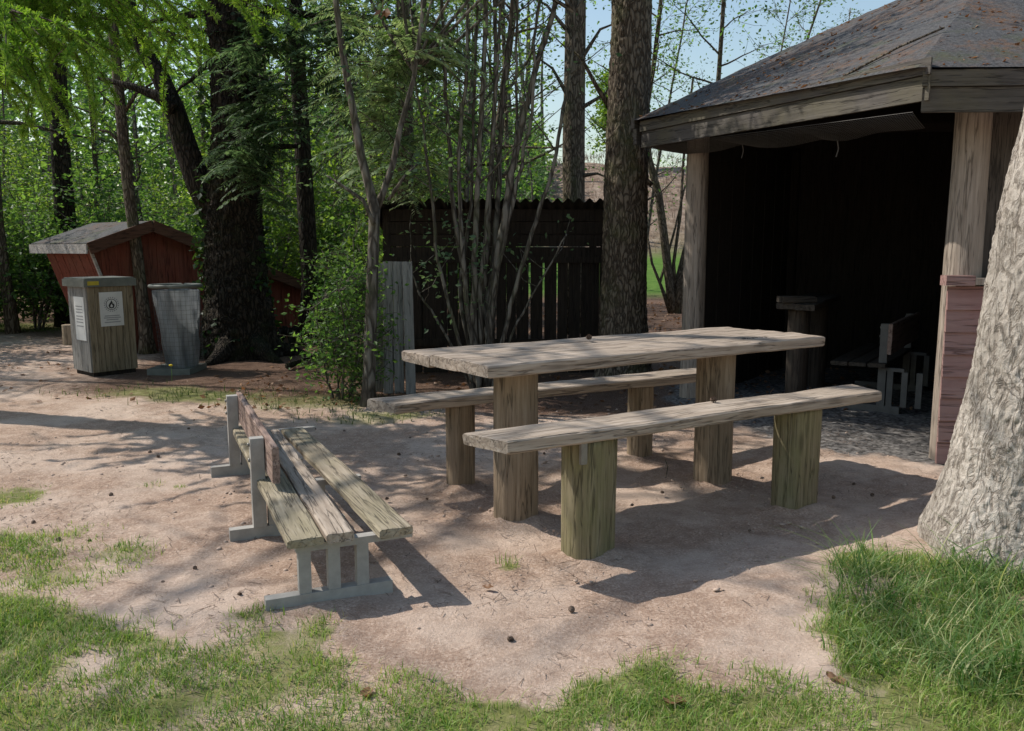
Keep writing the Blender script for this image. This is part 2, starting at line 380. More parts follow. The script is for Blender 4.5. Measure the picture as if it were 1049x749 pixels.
X, Yy = np.meshgrid(xs, ys, indexing='ij')
Z = gz(X, Yy)
near = (1 - sst(6.5, 9, Yy)) * (1 - sst(3.4, 5, np.abs(X)))
Z = Z + near * .006 * n2(X, Yy, 17, 2, 9) + near * .007 * np.maximum(0, n2(X, Yy, 11, 2, 12) - .35) * 2
POSTS = []
for off, xs_ in ((0, (-.643, .643)), (-.585, (-.63, .645)), (.595, (-.645, .60))):
    for lx in xs_: POSTS.append((.575 + lx * math.cos(.526) - off * math.sin(.526), 4.235 + lx * math.sin(.526) + off * math.cos(.526), .11 if off < .5 else .08))
HEAP = 0 * X
for (qx, qy, qr) in POSTS:
    dd = np.hypot(X - qx, Yy - qy); HEAP = np.maximum(HEAP, np.exp(-np.maximum(0, dd - qr) / .055) * (1 + .7 * n2(X, Yy, 13, 2, 55)))
    Z = Z - .016 * np.exp(-((dd - .42) / .2) ** 2)
Z = Z + .020 * HEAP
mb = MB().grid(np.stack([X, Yy, Z], -1))
go = mb.build('ground', M['ground'], None, True); tag(go, kind='structure')
gm = grassmask(X, Yy); sm = shademask(X, Yy)
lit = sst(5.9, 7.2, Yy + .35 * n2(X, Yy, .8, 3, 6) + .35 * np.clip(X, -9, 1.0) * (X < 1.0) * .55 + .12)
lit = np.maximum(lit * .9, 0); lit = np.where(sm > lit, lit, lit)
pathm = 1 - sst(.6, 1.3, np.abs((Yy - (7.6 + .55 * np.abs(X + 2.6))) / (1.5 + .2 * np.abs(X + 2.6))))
lit = np.where(X < -3.0, lit * (1 - .62 * pathm * sst(-3.0, -5.0, X)), lit)  # part of the litter colour stays on the path as painted shade
grv = 1 - sst(2.2, 2.75, np.hypot(X - SHC[0], Yy - SHC[1]) + .12 * n2(X, Yy, 3, 2, 7))
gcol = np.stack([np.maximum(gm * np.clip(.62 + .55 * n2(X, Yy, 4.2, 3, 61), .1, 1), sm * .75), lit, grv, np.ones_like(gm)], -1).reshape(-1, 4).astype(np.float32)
ca = go.data.color_attributes.new('mask', 'FLOAT_COLOR', 'POINT'); ca.data.foreach_set('color', gcol.ravel())
lawn = sst(21, 23, Yy) * (1 - sst(32, 35, Yy + 1.5 * n2(X, Yy, .3, 2, 2))) * sst(-6, -1, X)
brn = sst(32, 35, Yy + 1.5 * n2(X, Yy, .3, 2, 2))
fcol = np.stack([lawn, brn * sst(-16, -4, X), 0 * brn, 0 * brn + 1], -1).reshape(-1, 4).astype(np.float32)
ca = go.data.color_attributes.new('farmask', 'FLOAT_COLOR', 'POINT'); ca.data.foreach_set('color', fcol.ravel())

# ------------------------------------------------------------------ grass
def blades(P, length, width, lean, seg=2, seed=0):
    r = np.random.default_rng(seed); n = len(P)
    az = r.uniform(0, 2 * math.pi, n); L = length * r.uniform(.55, 1.3, n); w = width * r.uniform(.7, 1.3, n); ln = lean * r.uniform(.2, 1.6, n)
    d = np.stack([np.cos(az), np.sin(az), 0 * az], 1); sd = np.stack([-np.sin(az + r.normal(0, .5, n)), np.cos(az), 0 * az], 1)
    rows = []
    for k in range(seg + 1):
        t = k / seg
        c = P + d * (ln * L * t ** 1.8)[:, None]; c[:, 2] += L * t * (1 - .35 * ln * t)
        ww = w * (1 - t) ** .8 + w * .04
        rows.append((c - sd * ww[:, None] / 2, c + sd * ww[:, None] / 2))
    A = np.stack([q for pr in rows for q in pr], 1)      # n, 2(seg+1), 3
    base = np.arange(n)[:, None] * (2 * (seg + 1))
    Q = np.concatenate([base + np.array([[2*k, 2*k+1, 2*k+3, 2*k+2]]) for k in range(seg)], 0)
    return A.reshape(-1, 3), Q
def scatter(n, x0, x1, y0, y1, fn, seed):
    r = np.random.default_rng(seed); x = r.uniform(x0, x1, n); y = r.uniform(y0, y1, n)
    k = r.uniform(0, 1, n) < fn(x, y); x = x[k]; y = y[k]
    return np.stack([x, y, gz(x, y) - .004], 1)
def gd(x, y):
    g = grassmask(x, y); return g ** 1.2 * np.clip(.62 + 1.0 * n2(x, y, 4.6, 4, 21), .05, 1)
mb = MB()
P = scatter(200000, -3.6, 2.4, 1.7, 3.6, gd, 1); mb.add(*blades(P, .042, .0036, .8, 2, 1))
P = scatter(26000, -3.4, -1.2, 3.2, 5.0, gd, 2); mb.add(*blades(P, .03, .0038, .8, 2, 2))
go = mb.build('lawn_grass', M['grass']); tag(go, 'short patchy lawn grass along the front edge of the bare dirt', 'grass', kind='stuff')
TREE = np.array([2.17, 3.42])
def td(x, y):
    d = polyd(x, y, np.array([G(*p)[:2] for p in [(848,690),(852,600),(872,570),(940,578),(1080,575),(1300,585),(1300,760),(1049,735),(960,700)]]))
    return sst(-.10, .14, d + .10 * n2(x, y, 6, 2, 31)) * (np.hypot(x - TREE[0], y - TREE[1]) > .30) * np.clip(.75 + .5 * n2(x, y, 8, 2, 3), .1, 1)
mb = MB()
P = scatter(15000, 1.0, 3.2, 2.2, 3.7, td, 3); mb.add(*blades(P, .10, .0055, 1.0, 4, 3))
P = scatter(5200, 1.0, 3.2, 2.2, 3.7, lambda x, y: td(x, y) * np.clip(.4 + 1.4 * n2(x, y, 4.5, 2, 77), 0, 1), 33); mb.add(*blades(P, .21, .0068, 1.05, 6, 5))
go = mb.build('tall_grass', M['tall']); tag(go, 'tall lush grass growing round the foot of the pale tree trunk', 'grass', kind='stuff')
mb = MB()
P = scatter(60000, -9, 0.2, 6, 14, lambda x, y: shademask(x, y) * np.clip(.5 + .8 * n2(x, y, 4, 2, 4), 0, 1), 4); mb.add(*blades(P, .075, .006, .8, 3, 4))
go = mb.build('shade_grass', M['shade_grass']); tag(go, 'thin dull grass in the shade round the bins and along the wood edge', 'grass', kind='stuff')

# small clods, needles and litter lying on the bare ground
ICO_V, ICO_F = None, None
def ico():
    g = (1 + 5 ** .5) / 2
    V = np.array([[-1,g,0],[1,g,0],[-1,-g,0],[1,-g,0],[0,-1,g],[0,1,g],[0,-1,-g],[0,1,-g],[g,0,-1],[g,0,1],[-g,0,-1],[-g,0,1]], float); V /= np.linalg.norm(V[0])
    F = np.array([[0,11,5],[0,5,1],[0,1,7],[0,7,10],[0,10,11],[1,5,9],[5,11,4],[11,10,2],[10,7,6],[7,1,8],[3,9,4],[3,4,2],[3,2,6],[3,6,8],[3,8,9],[4,9,5],[2,4,11],[6,2,10],[8,6,7],[9,8,1]])
    return V, F
IV, IF = ico()
r = np.random.default_rng(11)
P = scatter(9000, -3.4, 2.6, 2.2, 6.6, lambda x, y: (1 - grassmask(x, y)) * np.clip(.35 + .9 * n2(x, y, 2.1, 3, 40), .03, 1), 12)
mb = MB()
for p in P:
    s_ = .003 + .0085 * r.random() ** 6
    mb.add(IV * (1 + .28 * r.normal(size=(12, 1))) * s_ * np.array([1.2, 1, .7]) + p + [0, 0, s_ * .35], None, IF)
go = mb.build('dirt_clods', M['stone'], None, True); tag(go, 'small clods and pebbles strewn over the bare dirt', 'pebbles', kind='stuff')
P = scatter(22000, -3.4, 2.9, 2.1, 8.0, lambda x, y: np.clip(.2 + 1.5 * n2(x, y, 2.3, 4, 44), .02, 1) * (1 - .7 * grassmask(x, y)), 13)
n = len(P); az = r.uniform(0, math.pi, n); L = .010 + .03 * r.random(n) ** 3; w = .0009 + .0009 * r.random(n); d = np.stack([np.cos(az), np.sin(az), r.normal(0, .12, n)], 1); sd = np.stack([-np.sin(az), np.cos(az), 0 * az], 1)
P[:, 2] += .010
A = np.stack([P - d * L[:, None] - sd * w[:, None], P - d * L[:, None] + sd * w[:, None], P + d * L[:, None] + sd * w[:, None], P + d * L[:, None] - sd * w[:, None]], 1)
M['needles_dry'] = leaf('dry_needles', (.09, .06, .042), (.36, .26, .20), .1, (1, 1, 1), 5)
go = MB().quads(A).build('needle_litter', M['needles_dry']); tag(go, 'dry needles and twig scraps littering the dirt', 'litter', kind='stuff')

# ------------------------------------------------------------------ planks and logs
def plank(mb, L, Wd, T, seed=0, nseg=40, wob=.004, skew0=0, skew1=0, x0=0, y0=0, z0=0):
    """plank lying along +X from x0, width along Y centred at y0, top at z0+T"""
    c = []; b = min(.007, T * .2)
    hw = Wd / 2
    for (y, z) in [(-hw + b, 0), (-hw/3, 0), (hw/3, 0), (hw - b, 0), (hw, b), (hw, T - b), (hw - b, T), (hw/2, T), (0, T), (-hw/2, T), (-hw + b, T), (-hw, T - b), (-hw, b)]: c.append((y, z))
    c = np.array(c); k = len(c); xs_ = np.linspace(0, L, nseg)
    A = np.zeros((nseg, k, 3)); A[:, :, 0] = xs_[:, None]; A[:, :, 1] = c[:, 0]; A[:, :, 2] = c[:, 1]
    q = A.reshape(-1, 3) * np.array([4, 30, 30]) + seed * 3.7
    A[:, :, 1] += wob * fbm(q, 3, seed).reshape(nseg, k); A[:, :, 2] += wob * .7 * fbm(q + 50, 3, seed).reshape(nseg, k)
    cup = wob * .8 * vnoise(np.stack([xs_ * 1.5 + seed, 0 * xs_, 0 * xs_], 1), seed); A[:, :, 2] += cup[:, None]
    A[:2, :, 0] += skew0 * c[:, 0][None] * np.array([[1], [1]]); A[-2:, :, 0] += skew1 * c[:, 0][None]
    A[0, :, 0] += .004 * fbm(q[:k], 2, seed + 3); A[-1, :, 0] += .004 * fbm(q[:k] + 9, 2, seed + 3)
    A[1, :, 0] = A[0, :, 0] + .012; A[-2, :, 0] = A[-1, :, 0] - .012
    e = np.array([.94]); ctr = A[0].mean(0); A[0, :, 1:] = ctr[1:] + (A[0, :, 1:] - ctr[1:]) * [.985, .9]; ctr = A[-1].mean(0); A[-1, :, 1:] = ctr[1:] + (A[-1, :, 1:] - ctr[1:]) * [.985, .9]
    mb.sweep(A + [x0, y0, z0]); return mb
def logpost(mb, x, y, r, h, seed=0, flat=None, taper=.0, rot=0, z0=-.08, crack=.10, kk=44, nz=30, lean=(0, 0), ov=(1, 1)):
    a = np.arange(kk) / kk * 2 * math.pi; zs_ = np.linspace(z0, h, nz)
    A = np.zeros((nz, kk, 3))
    ca_, sa_ = np.cos(a), np.sin(a); rad = np.ones(kk)
    if flat is not None: rad = np.minimum(1, flat / np.maximum(1e-3, np.cos(a)))
    rad = np.where(rad <= 0, 1, rad)
    rr = r * rad[None] * (1 - taper * (zs_ / h)[:, None])
    q = np.stack([np.broadcast_to(ca_ * 2.6, (nz, kk)), np.broadcast_to(sa_ * 2.6, (nz, kk)), np.broadcast_to(zs_[:, None] * 1.1, (nz, kk))], -1).reshape(-1, 3) + seed * 7.1
    nse = fbm(q, 4, seed).reshape(nz, kk)
    q2 = np.stack([np.broadcast_to(ca_ * 9, (nz, kk)), np.broadcast_to(sa_ * 9, (nz, kk)), np.broadcast_to(zs_[:, None] * .8, (nz, kk))], -1).reshape(-1, 3) + seed
    cr = np.maximum(0, vnoise(q2, seed + 5).reshape(nz, kk) - .45)
    rr = rr * (1 + .035 * nse - crack * cr)
    c, s = math.cos(rot), math.sin(rot)
    ex, ey = rr * ca_ * ov[0], rr * sa_ * ov[1]
    A[:, :, 0] = x + ex * c - ey * s + lean[0] * zs_[:, None]; A[:, :, 1] = y + ex * s + ey * c + lean[1] * zs_[:, None]; A[:, :, 2] = zs_[:, None]
    mb.sweep(A); return mb

# ------------------------------------------------------------------ the picnic set
ANG = .526; CX, CY = .575, 4.235
tb = thing('picnic_table', 'long weathered plank table on two thick log legs between the two log benches', 'table', (CX, CY, 0), ANG)
HT, TT = .793, .056
WT = .66; pw = WT / 3
for i, (xa, xb, k0) in enumerate(((-.985, 1.225, .10), (-1.02, 1.19, .12), (-1.06, 1.165, .05))):
    y = -WT / 2 + pw * (i + .5)
    m = plank(MB(), xb - xa, pw - .006, TT, 11 + i, 60, .0045, k0 - .25, -.10 - .05 * i)
    o = m.build('plank', M['table'], tb); o.location = (xa, y + .012, HT - TT + .002 * (i % 2)); o.rotation_euler = (R(2.2), 0, 0.035)
for sx, sd in ((-.643, 1), (.643, 2)):
    m = MB(); logpost(m, sx, 0, .112, HT - TT - .006, sd, None, .03, .6, crack=.22, ov=(1.02, .96)); m.build('leg', M['log'], tb, True)
m = MB()                                   # letters scratched into the top, too worn to read
r = np.random.default_rng(3)
for i in range(7):
    for j in range(2):
        a = np.array([.70 + i * .027 + r.uniform(-.005, .005), -.135 + r.uniform(-.012, .012), 0]); b = a + [r.uniform(-.012, .012), r.uniform(-.02, .02), 0]
        m.bar(a + [0, 0, HT + .0055], b + [0, 0, HT + .0055], .006, .003)
m.build('carving', M['ink'], tb)
def log_bench(name, label, off, xa, xb, ztop, wd, legs, seed, rad, mats, dv=0):
    t = thing(name, label, 'bench', (CX - math.sin(ANG) * off, CY + math.cos(ANG) * off, 0), ANG + dv, 'log benches of the picnic table')
    m = plank(MB(), xb - xa, wd, .052, seed, 60, .005, -.35, .28); o = m.build('seat', M['seat'], t); o.location = (xa, 0, ztop - .052)
    for k, (lx, ly, rr, rot) in enumerate(legs):
        m = MB(); logpost(m, lx, ly, rr, ztop - .057, seed + k + 3, .72, -.02, rot, crack=.18); lg = m.build('leg', mats[k], t, True)
        if mats[k] is M['log_green']: lg['label'] = 'green algae stained log leg'
    return t
b1 = log_bench('log_bench', 'plank bench in front of the table on green stained half log legs', -.585, -1.13, 1.165, .556, .225, ((-.63, .0, .116, -1.25), (.645, 0, .112, -1.5)), 31, .11, (M['log_green'], M['log_green']), .005)
m = MB(); m.box((-.745, -.105, .415), (-.715, -.09, .503)); m.build('bracket', M['steel'], b1)
log_bench('log_bench', 'plank bench on the far side of the table towards the woodshed', .595, -1.10, 1.25, .505, .215, ((-.645, 0, .078, -1.3), (.60, 0, .078, -1.4)), 47, .075, (M['log'], M['log']))

# ------------------------------------------------------------------ slatted bench with grey frames
def slat_bench(name, label, A, a, frames, seat, back, z, planks, stub=.14, length=.46, fm='frame'):
    a = np.array(a, float); a /= np.linalg.norm(a); ang = math.atan2(a[1], a[0])
    t = thing(name, label, 'bench', (A[0], A[1], 0), ang)          # local +X along the bench, local -Y across it
    for (tx, has_post) in frames:
        m = MB()
        m.box((tx - .022, -length, -.01), (tx + .022, .05 if has_post else 0, .052))
        for s_ in (stub, stub + .105, stub + .21): m.box((tx - .019, -s_ - .022, .0522), (tx + .019, -s_ + .022, z - .0275))
        m.box((tx - .021, -.54, z - .027), (tx + .021, -stub + .03, z - .0005))
        m.build('frame', M[fm], t)
        if has_post:
            m = MB(); m.box((tx - .026, -stub + .0302, .0525), (tx + .026, -stub + .088, back[3])); o = m.build('post', M[fm], t)
    for (s0, s1, t0, t1, th, mt, sd) in planks:
        m = plank(MB(), t1 - t0, s1 - s0, th, sd, 40, .003); o = m.build('seat_plank', M[mt], t); o.location = (t0, -(s0 + s1) / 2, z); o.rotation_euler = (0, 0, .04 if s0 > .35 else 0)
    m = plank(MB(), back[1] - back[0], back[3] - back[2] + .01, .034, 77, 40, .003); o = m.build('backrest', M['back_plank'], t)
    o.rotation_euler = (R(90), 0, 0); o.location = (back[0], -stub + .028, (back[2] + back[3]) / 2)
    for (tx, has_post) in frames:
        if has_post:
            [MB().tube([[tx, -stub + .089, q], [tx, -stub + .097, q]], .009, 8).build('bolt', M['steel'], t, True) for q in (back[3] - .03, back[3] - .10)]
    return t
slat_bench('slatted_bench', 'low bench with grey frames and backrest on the dirt left of the picnic table', (-.885, 2.82), (-.40, .917), ((-.02, False), (.80, True), (1.96, True)), None, (.56, 2.06, .305, .455), .236,
           [(.075, .205, -.07, 2.0, .034, 'plank_green', 61), (.212, .315, -.075, 1.80, .038, 'seat', 62), (.40, .53, -.09, 1.82, .034, 'plank_green', 63)])

# ------------------------------------------------------------------ shelter (hexagonal)
S_E, S_P = 2.85, 2.33
ZB, FH = 2.0, .215
RC = np.array([2.16, 4.56]); EV = np.array([-.39, .92])
def tiltz(p): return .12 / 2.85 * ((np.asarray(p)[..., 0] - RC[0]) * EV[0] + (np.asarray(p)[..., 1] - RC[1]) * EV[1])
AZ = [R(173 + 60 * k) for k in range(6)]    # left, right(near), ...
def hexp(rad, k, z=0): return np.array([SHC[0] + rad * math.cos(AZ[k % 6]), SHC[1] + rad * math.sin(AZ[k % 6]), z])
sh = thing('shelter', 'open sided hexagonal shelter with low felt roof and black interior behind the table', 'shelter')
APEX = np.array([SHC[0], SHC[1], 3.60])
m = MB(); mu = MB()
for k in range(6):
    a = hexp(S_E + .03, k, 0); b = hexp(S_E + .03, k + 1, 0); a[2] = ZB + FH + .012 + tiltz(a); b[2] = ZB + FH + .012 + tiltz(b)
    n = 40; tt = np.linspace(0, 1, n)
    u, v = np.meshgrid(tt, tt, indexing='ij')
    base = a[None, None] * (1 - u[..., None]) + b[None, None] * u[..., None]
    Pp = base * (1 - v[..., None]) + APEX * v[..., None]
    q = Pp.reshape(-1, 3)
    w = np.minimum(1, 8 * np.minimum(np.minimum(u, 1 - u), 1))[..., None]
    Pp[..., 2] += .014 * fbm(q * 2.5, 3, 3).reshape(n, n) * np.minimum(1, 6 * (1 - v)) * np.minimum(1, .15 + 5 * v) + .008 * np.abs(((v * 9) % 1) - .0) * (v < .98)
    if k: Pp = Pp
    m.grid(Pp)
    d = np.array([0, 0, -.07]); i0 = hexp(S_E - .03, k, 0); i1 = hexp(S_E - .03, k + 1, 0); i0[2] = ZB + FH - .02 + tiltz(i0); i1[2] = ZB + FH - .02 + tiltz(i1)
    mu.add([i0, i1, APEX + [0, 0, -.09]], None, [[0, 2, 1]])
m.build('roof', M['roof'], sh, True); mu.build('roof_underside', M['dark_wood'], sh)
for k in range(6):
    a = hexp(S_E, k); b = hexp(S_E, k + 1); a[2] = tiltz(a); b[2] = tiltz(b); L = np.linalg.norm(b - a)
    d = (b - a) / L; nrm = np.array([d[1], -d[0], 0]); nrm /= np.linalg.norm(nrm)
    Mx = Matrix(((d[0], -nrm[0], 0, a[0]), (d[1], -nrm[1], 0, a[1]), (d[2], 0, 1, a[2]), (0, 0, 0, 1)))
    for (z0, z1, pr) in ((ZB, ZB + FH * .60 - .002, 0), (ZB + FH * .60 + .002, ZB + FH, .016)):
        mm = MB(); e = pr * .57
        V = np.array([[-e, -pr, z0], [L + e, -pr, z0], [L + e, -pr, z1], [-e, -pr, z1], [-e + .012, -pr + .024, z0], [L + e - .012, -pr + .024, z0], [L + e - .012, -pr + .024, z1], [-e + .012, -pr + .024, z1]])
        mm.add(V, [[0,1,2,3],[5,4,7,6],[4,5,1,0],[3,2,6,7],[4,0,3,7],[1,5,6,2]])
        o = mm.build('fascia_board', M['fascia'], sh); o.matrix_local = Mx
for k in range(6):
    p = hexp(S_P, k) + (np.array([.20, -.03, 0]) if k == 1 else 0); m = MB(); logpost(m, 0, 0, .098 if k != 1 else .105, 2.16 + float(tiltz(p)) , 80 + k, None, .08, k, crack=.14, nz=50)
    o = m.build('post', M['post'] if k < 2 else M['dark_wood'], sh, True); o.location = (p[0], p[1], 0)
# walls: dark boards round the back, faded red siding on the half wall next to the near post
def wallM(k, rad):
    a = hexp(rad, k); b = hexp(rad, k + 1); L = np.linalg.norm(b - a); d = (b - a) / L
    return Matrix(((d[0], -d[1], 0, a[0]), (d[1], d[0], 0, a[1]), (0, 0, 1, 0), (0, 0, 0, 1))), L
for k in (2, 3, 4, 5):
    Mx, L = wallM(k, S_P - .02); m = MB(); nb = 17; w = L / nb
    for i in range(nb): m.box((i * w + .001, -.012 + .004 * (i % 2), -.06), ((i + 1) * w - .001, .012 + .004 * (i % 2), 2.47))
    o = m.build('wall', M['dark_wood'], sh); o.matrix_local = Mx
Mx, L = wallM(1, S_P + .13); L -= .12; Mx = Mx @ Matrix.Translation((.12, -.01, 0))
m = MB(); nb = 8; hb = 1.05 / nb
for i in range(nb):
    z0 = .01 + i * hb
    V = np.array([[.03, -.024, z0], [L - .03, -.024, z0], [L - .03, -.008, z0 + hb + .004], [.03, -.008, z0 + hb + .004], [.03, .004, z0], [L - .03, .004, z0], [L - .03, .004, z0 + hb + .004], [.03, .004, z0 + hb + .004]])
    V[:, 1] += .001 * i
    m.add(V, [[0,1,2,3],[5,4,7,6],[4,5,1,0],[3,2,6,7],[4,0,3,7],[1,5,6,2]])
o = m.build('siding_wall', M['red_siding'], sh); o.matrix_local = Mx; o['label'] = 'faded red lapped siding of the half wall'
m = MB(); m.box((.16, -.05, 1.075), (L, .05, 1.113)); o = m.build('top_rail', M['post'], sh); o.matrix_local = Mx
m = MB(); m.box((.0, -.055, 1.070), (.157, .04, 1.128)); o = m.build('corner_block', M['red_siding'], sh); o.matrix_local = Mx
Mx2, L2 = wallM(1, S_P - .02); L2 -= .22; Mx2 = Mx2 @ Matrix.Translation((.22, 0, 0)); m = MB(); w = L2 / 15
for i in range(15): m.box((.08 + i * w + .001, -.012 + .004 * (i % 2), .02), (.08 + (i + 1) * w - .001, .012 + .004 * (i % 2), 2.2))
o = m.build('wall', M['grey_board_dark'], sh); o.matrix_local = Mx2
# netting sagging under the eave of the opening
m = MB(); a = hexp(S_E - .06, 0); b = hexp(S_E - .06, 1); nn = 150; tt = np.linspace(.01, .985, nn)
inn = np.array([SHC[0], SHC[1], 0])
sag = .035 + .035 * np.abs(np.sin(tt * 9.5)) + .03 * vnoise(np.stack([tt * 7, 0 * tt, 0 * tt], 1), 4)
def netp(t, s, sg):
    q = a * (1 - t) + b * t; q = q + (inn - q) * (.11 * s); q[2] = ZB + .012 + float(tiltz(q)) - sg * s ** .8; return q
NP = np.array([[netp(t, s, g) for s in np.linspace(0, 1, 14)] for t, g in zip(tt, sag)])
for i in range(0, nn): m.tube(NP[i], .0013, 3, False)
for j in range(14): m.tube(NP[:, j], .0014, 3, False)
m.build('netting', M['netting'], sh)
for t_ in (.33, .72): q = NP[int(t_ * nn), -1]; MB().tube([q, q + [.01, 0, -.05], q + [.0, .01, -.10]], .004, 4).build('cord', M['netting'], sh)
# long twig and dry litter on the roof
def roofpt(k, u, v):
    a = hexp(S_E, k); b = hexp(S_E, k + 1); a[2] = ZB + FH + .03 + tiltz(a); b[2] = ZB + FH + .03 + tiltz(b)
    return (a * (1 - u) + b * u) * (1 - v) + APEX * v
m = MB(); m.tube([roofpt(0, .80, .02), roofpt(0, .90, .12) + [0, 0, .03], roofpt(0, 1.0, .20) + [0, 0, .03]], .007, 5)
tag(m.build('twig', M['bark_brown'], None, True), 'thin bare twig lying on the shelter roof near its corner', 'twig')
r = np.random.default_rng(8); A = []
for i in range(1500):
    k = r.integers(0, 2) if r.random() > .12 else r.integers(0, 6); p = roofpt(k, r.random(), r.random() ** 1.6 * .9); s_ = r.uniform(.008, .028)
    az = r.uniform(0, 6.28); d = np.array([math.cos(az), math.sin(az), r.normal(0, .3)]) * s_; e = np.array([-math.sin(az), math.cos(az), r.normal(0, .4)]) * s_ * .45
    A.append([p - d, p + e, p + d, p - e])
tag(MB().quads(A).build('roof_litter', M['deadleaf']), 'dry brown leaves and needles lying on the shelter roof', 'litter', kind='stuff')

# inside the shelter: table end on its log leg, and a bench of the grey framed kind
p = W(812, 312, 6.55)
t2 = thing('picnic_table', 'plank table on a log leg inside the shelter, its colour darkened for shade', 'table', (2.34, 6.75, 0), R(62))
for i in range(2):
    m = plank(MB(), 1.7, .15, .05, 120 + i, 30); o = m.build('plank', M['shaded_wood'], t2); o.location = (-.28 + .10 * (i != 0), -.08 + .16 * i, .80 + .0 * i)
for lx in (0.0, 1.1): m = MB(); logpost(m, lx, 0, .085, .795, 95, None, .02); m.build('leg', M['shaded_log'], t2, True)
m = plank(MB(), .27, .16, .05, 131, 12); o = m.build('raised_plank', M['shaded_wood'], t2); o.location = (-.16, .13, .852); o.rotation_euler = (0, 0, R(-60))
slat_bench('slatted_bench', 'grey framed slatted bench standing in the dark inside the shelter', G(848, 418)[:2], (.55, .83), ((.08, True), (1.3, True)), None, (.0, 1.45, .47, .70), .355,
           [(.00, .13, .0, 1.5, .034, 'shaded_wood', 161), (.14, .27, 0, 1.5, .034, 'shaded_wood', 162), (.28, .41, 0, 1.5, .034, 'shaded_wood', 163)], stub=.44 - .0, length=.52, fm='shaded_frame')

# ------------------------------------------------------------------ generic plants
def leafquads(P, size, seed, flat=.6, drop=.25, asp=.55):
    r = np.random.default_rng(seed); n = len(P)
    d = r.normal(size=(n, 3)); d[:, 2] = d[:, 2] * flat - drop; d /= np.linalg.norm(d, axis=1)[:, None]
    e = np.cross(d, r.normal(size=(n, 3)) * [.6, .6, 1.2]); e /= np.linalg.norm(e, axis=1)[:, None] + 1e-9
    nn_ = np.cross(d, e); L = size * r.uniform(.6, 1.35, n)[:, None]
    mid = P + d * L * .45 - nn_ * L * .06
    return np.stack([P, mid + e * L * asp / 2, P + d * L, mid - e * L * asp / 2], 1)
def path(rng, a, d, L, n=6, wig=.12, up=0.0):
    P = [np.array(a, float)]; d = np.array(d, float); d /= np.linalg.norm(d)
    for i in range(n - 1):
        d = d + rng.normal(0, wig, 3) + [0, 0, up]; d /= np.linalg.norm(d); P.append(P[-1] + d * L / (n - 1))
    return np.array(P)
def grow(seed, height, r0, nb, blen, start=.3, up=.06, twigs=5, tl=.45, lean=(0, 0), per=10, spread=.11, wig=.05, stems=1, k=7, endr=.25, stemspread=.25, upb=.55):
    rg = np.random.default_rng(seed); wd = MB(); LP = []
    for s in range(stems):
        az = rg.uniform(0, 6.28); d0 = np.array([lean[0], lean[1], 1.0])
        if stems > 1: d0 = d0 + stemspread * rg.uniform(.4, 1.2) * np.array([math.cos(az), math.sin(az), 0])
        hh = height * (1 if stems == 1 else rg.uniform(.65, 1.0)); T = path(rg, [0.05 * math.cos(az) * (stems > 1), .05 * math.sin(az) * (stems > 1), -.1], d0, hh, 14, wig, .03)
        rad = r0 * np.linspace(1, endr, 14) * (1 if stems == 1 else rg.uniform(.6, 1)); rad[0] *= 1.35
        wd.tube(T, rad, k, True, .08, seed)
        for b in range(nb):
            t = start + (1 - start) * (b + rg.random()) / nb; i = t * 13; i0 = min(12, int(i)); p = T[i0] * (1 - i + i0) + T[i0 + 1] * (i - i0)
            az = b * 2.4 + rg.normal(0, .4); L = blen * (1.15 - .75 * (t - start) / (1 - start)) * rg.uniform(.6, 1.2)
            B = path(rg, p, [math.cos(az), math.sin(az), upb + rg.normal(0, .2)], L, 7, .13, up)
            wd.tube(B, np.linspace(rad[i0] * .45, .004, 7), 4, False)
            for w in range(twigs):
                j = rg.uniform(1.2, 6); j0 = min(5, int(j)); q = B[j0] * (1 - j + j0) + B[j0 + 1] * (j - j0)
                tw = path(rg, q, rg.normal(size=3) * [1, 1, .5] + (B[-1] - B[0]) / L * .8, tl * rg.uniform(.5, 1.2), 4, .2, -.02)
                wd.tube(tw, [.005, .004, .003, .002], 3, False)
                u = rg.uniform(.15, 1.05, per); ii = np.clip(u * 3, 0, 2.999); f0 = ii.astype(int)
                LP.append(tw[f0] * (1 - ii + f0)[:, None] + tw[f0 + 1] * (ii - f0)[:, None] + rg.normal(0, spread, (per, 3)) * [1, 1, .8])
    return wd, np.vstack(LP) if LP else np.zeros((0, 3))
def plant(name, label, cat, loc, wd, LP, bark_m, leaf_m, size, seed, group=None, rz=0, flat=.6, drop=.25, trunk='trunk', crown='crown', asp=.55):
    t = thing(name, label, cat, (loc[0], loc[1], gz1(loc[0], loc[1])), rz, group)
    wd.build(trunk, bark_m, t, True)
    if len(LP): MB().quads(leafquads(LP, size, seed, flat, drop, asp)).build(crown, leaf_m, t)
    return t

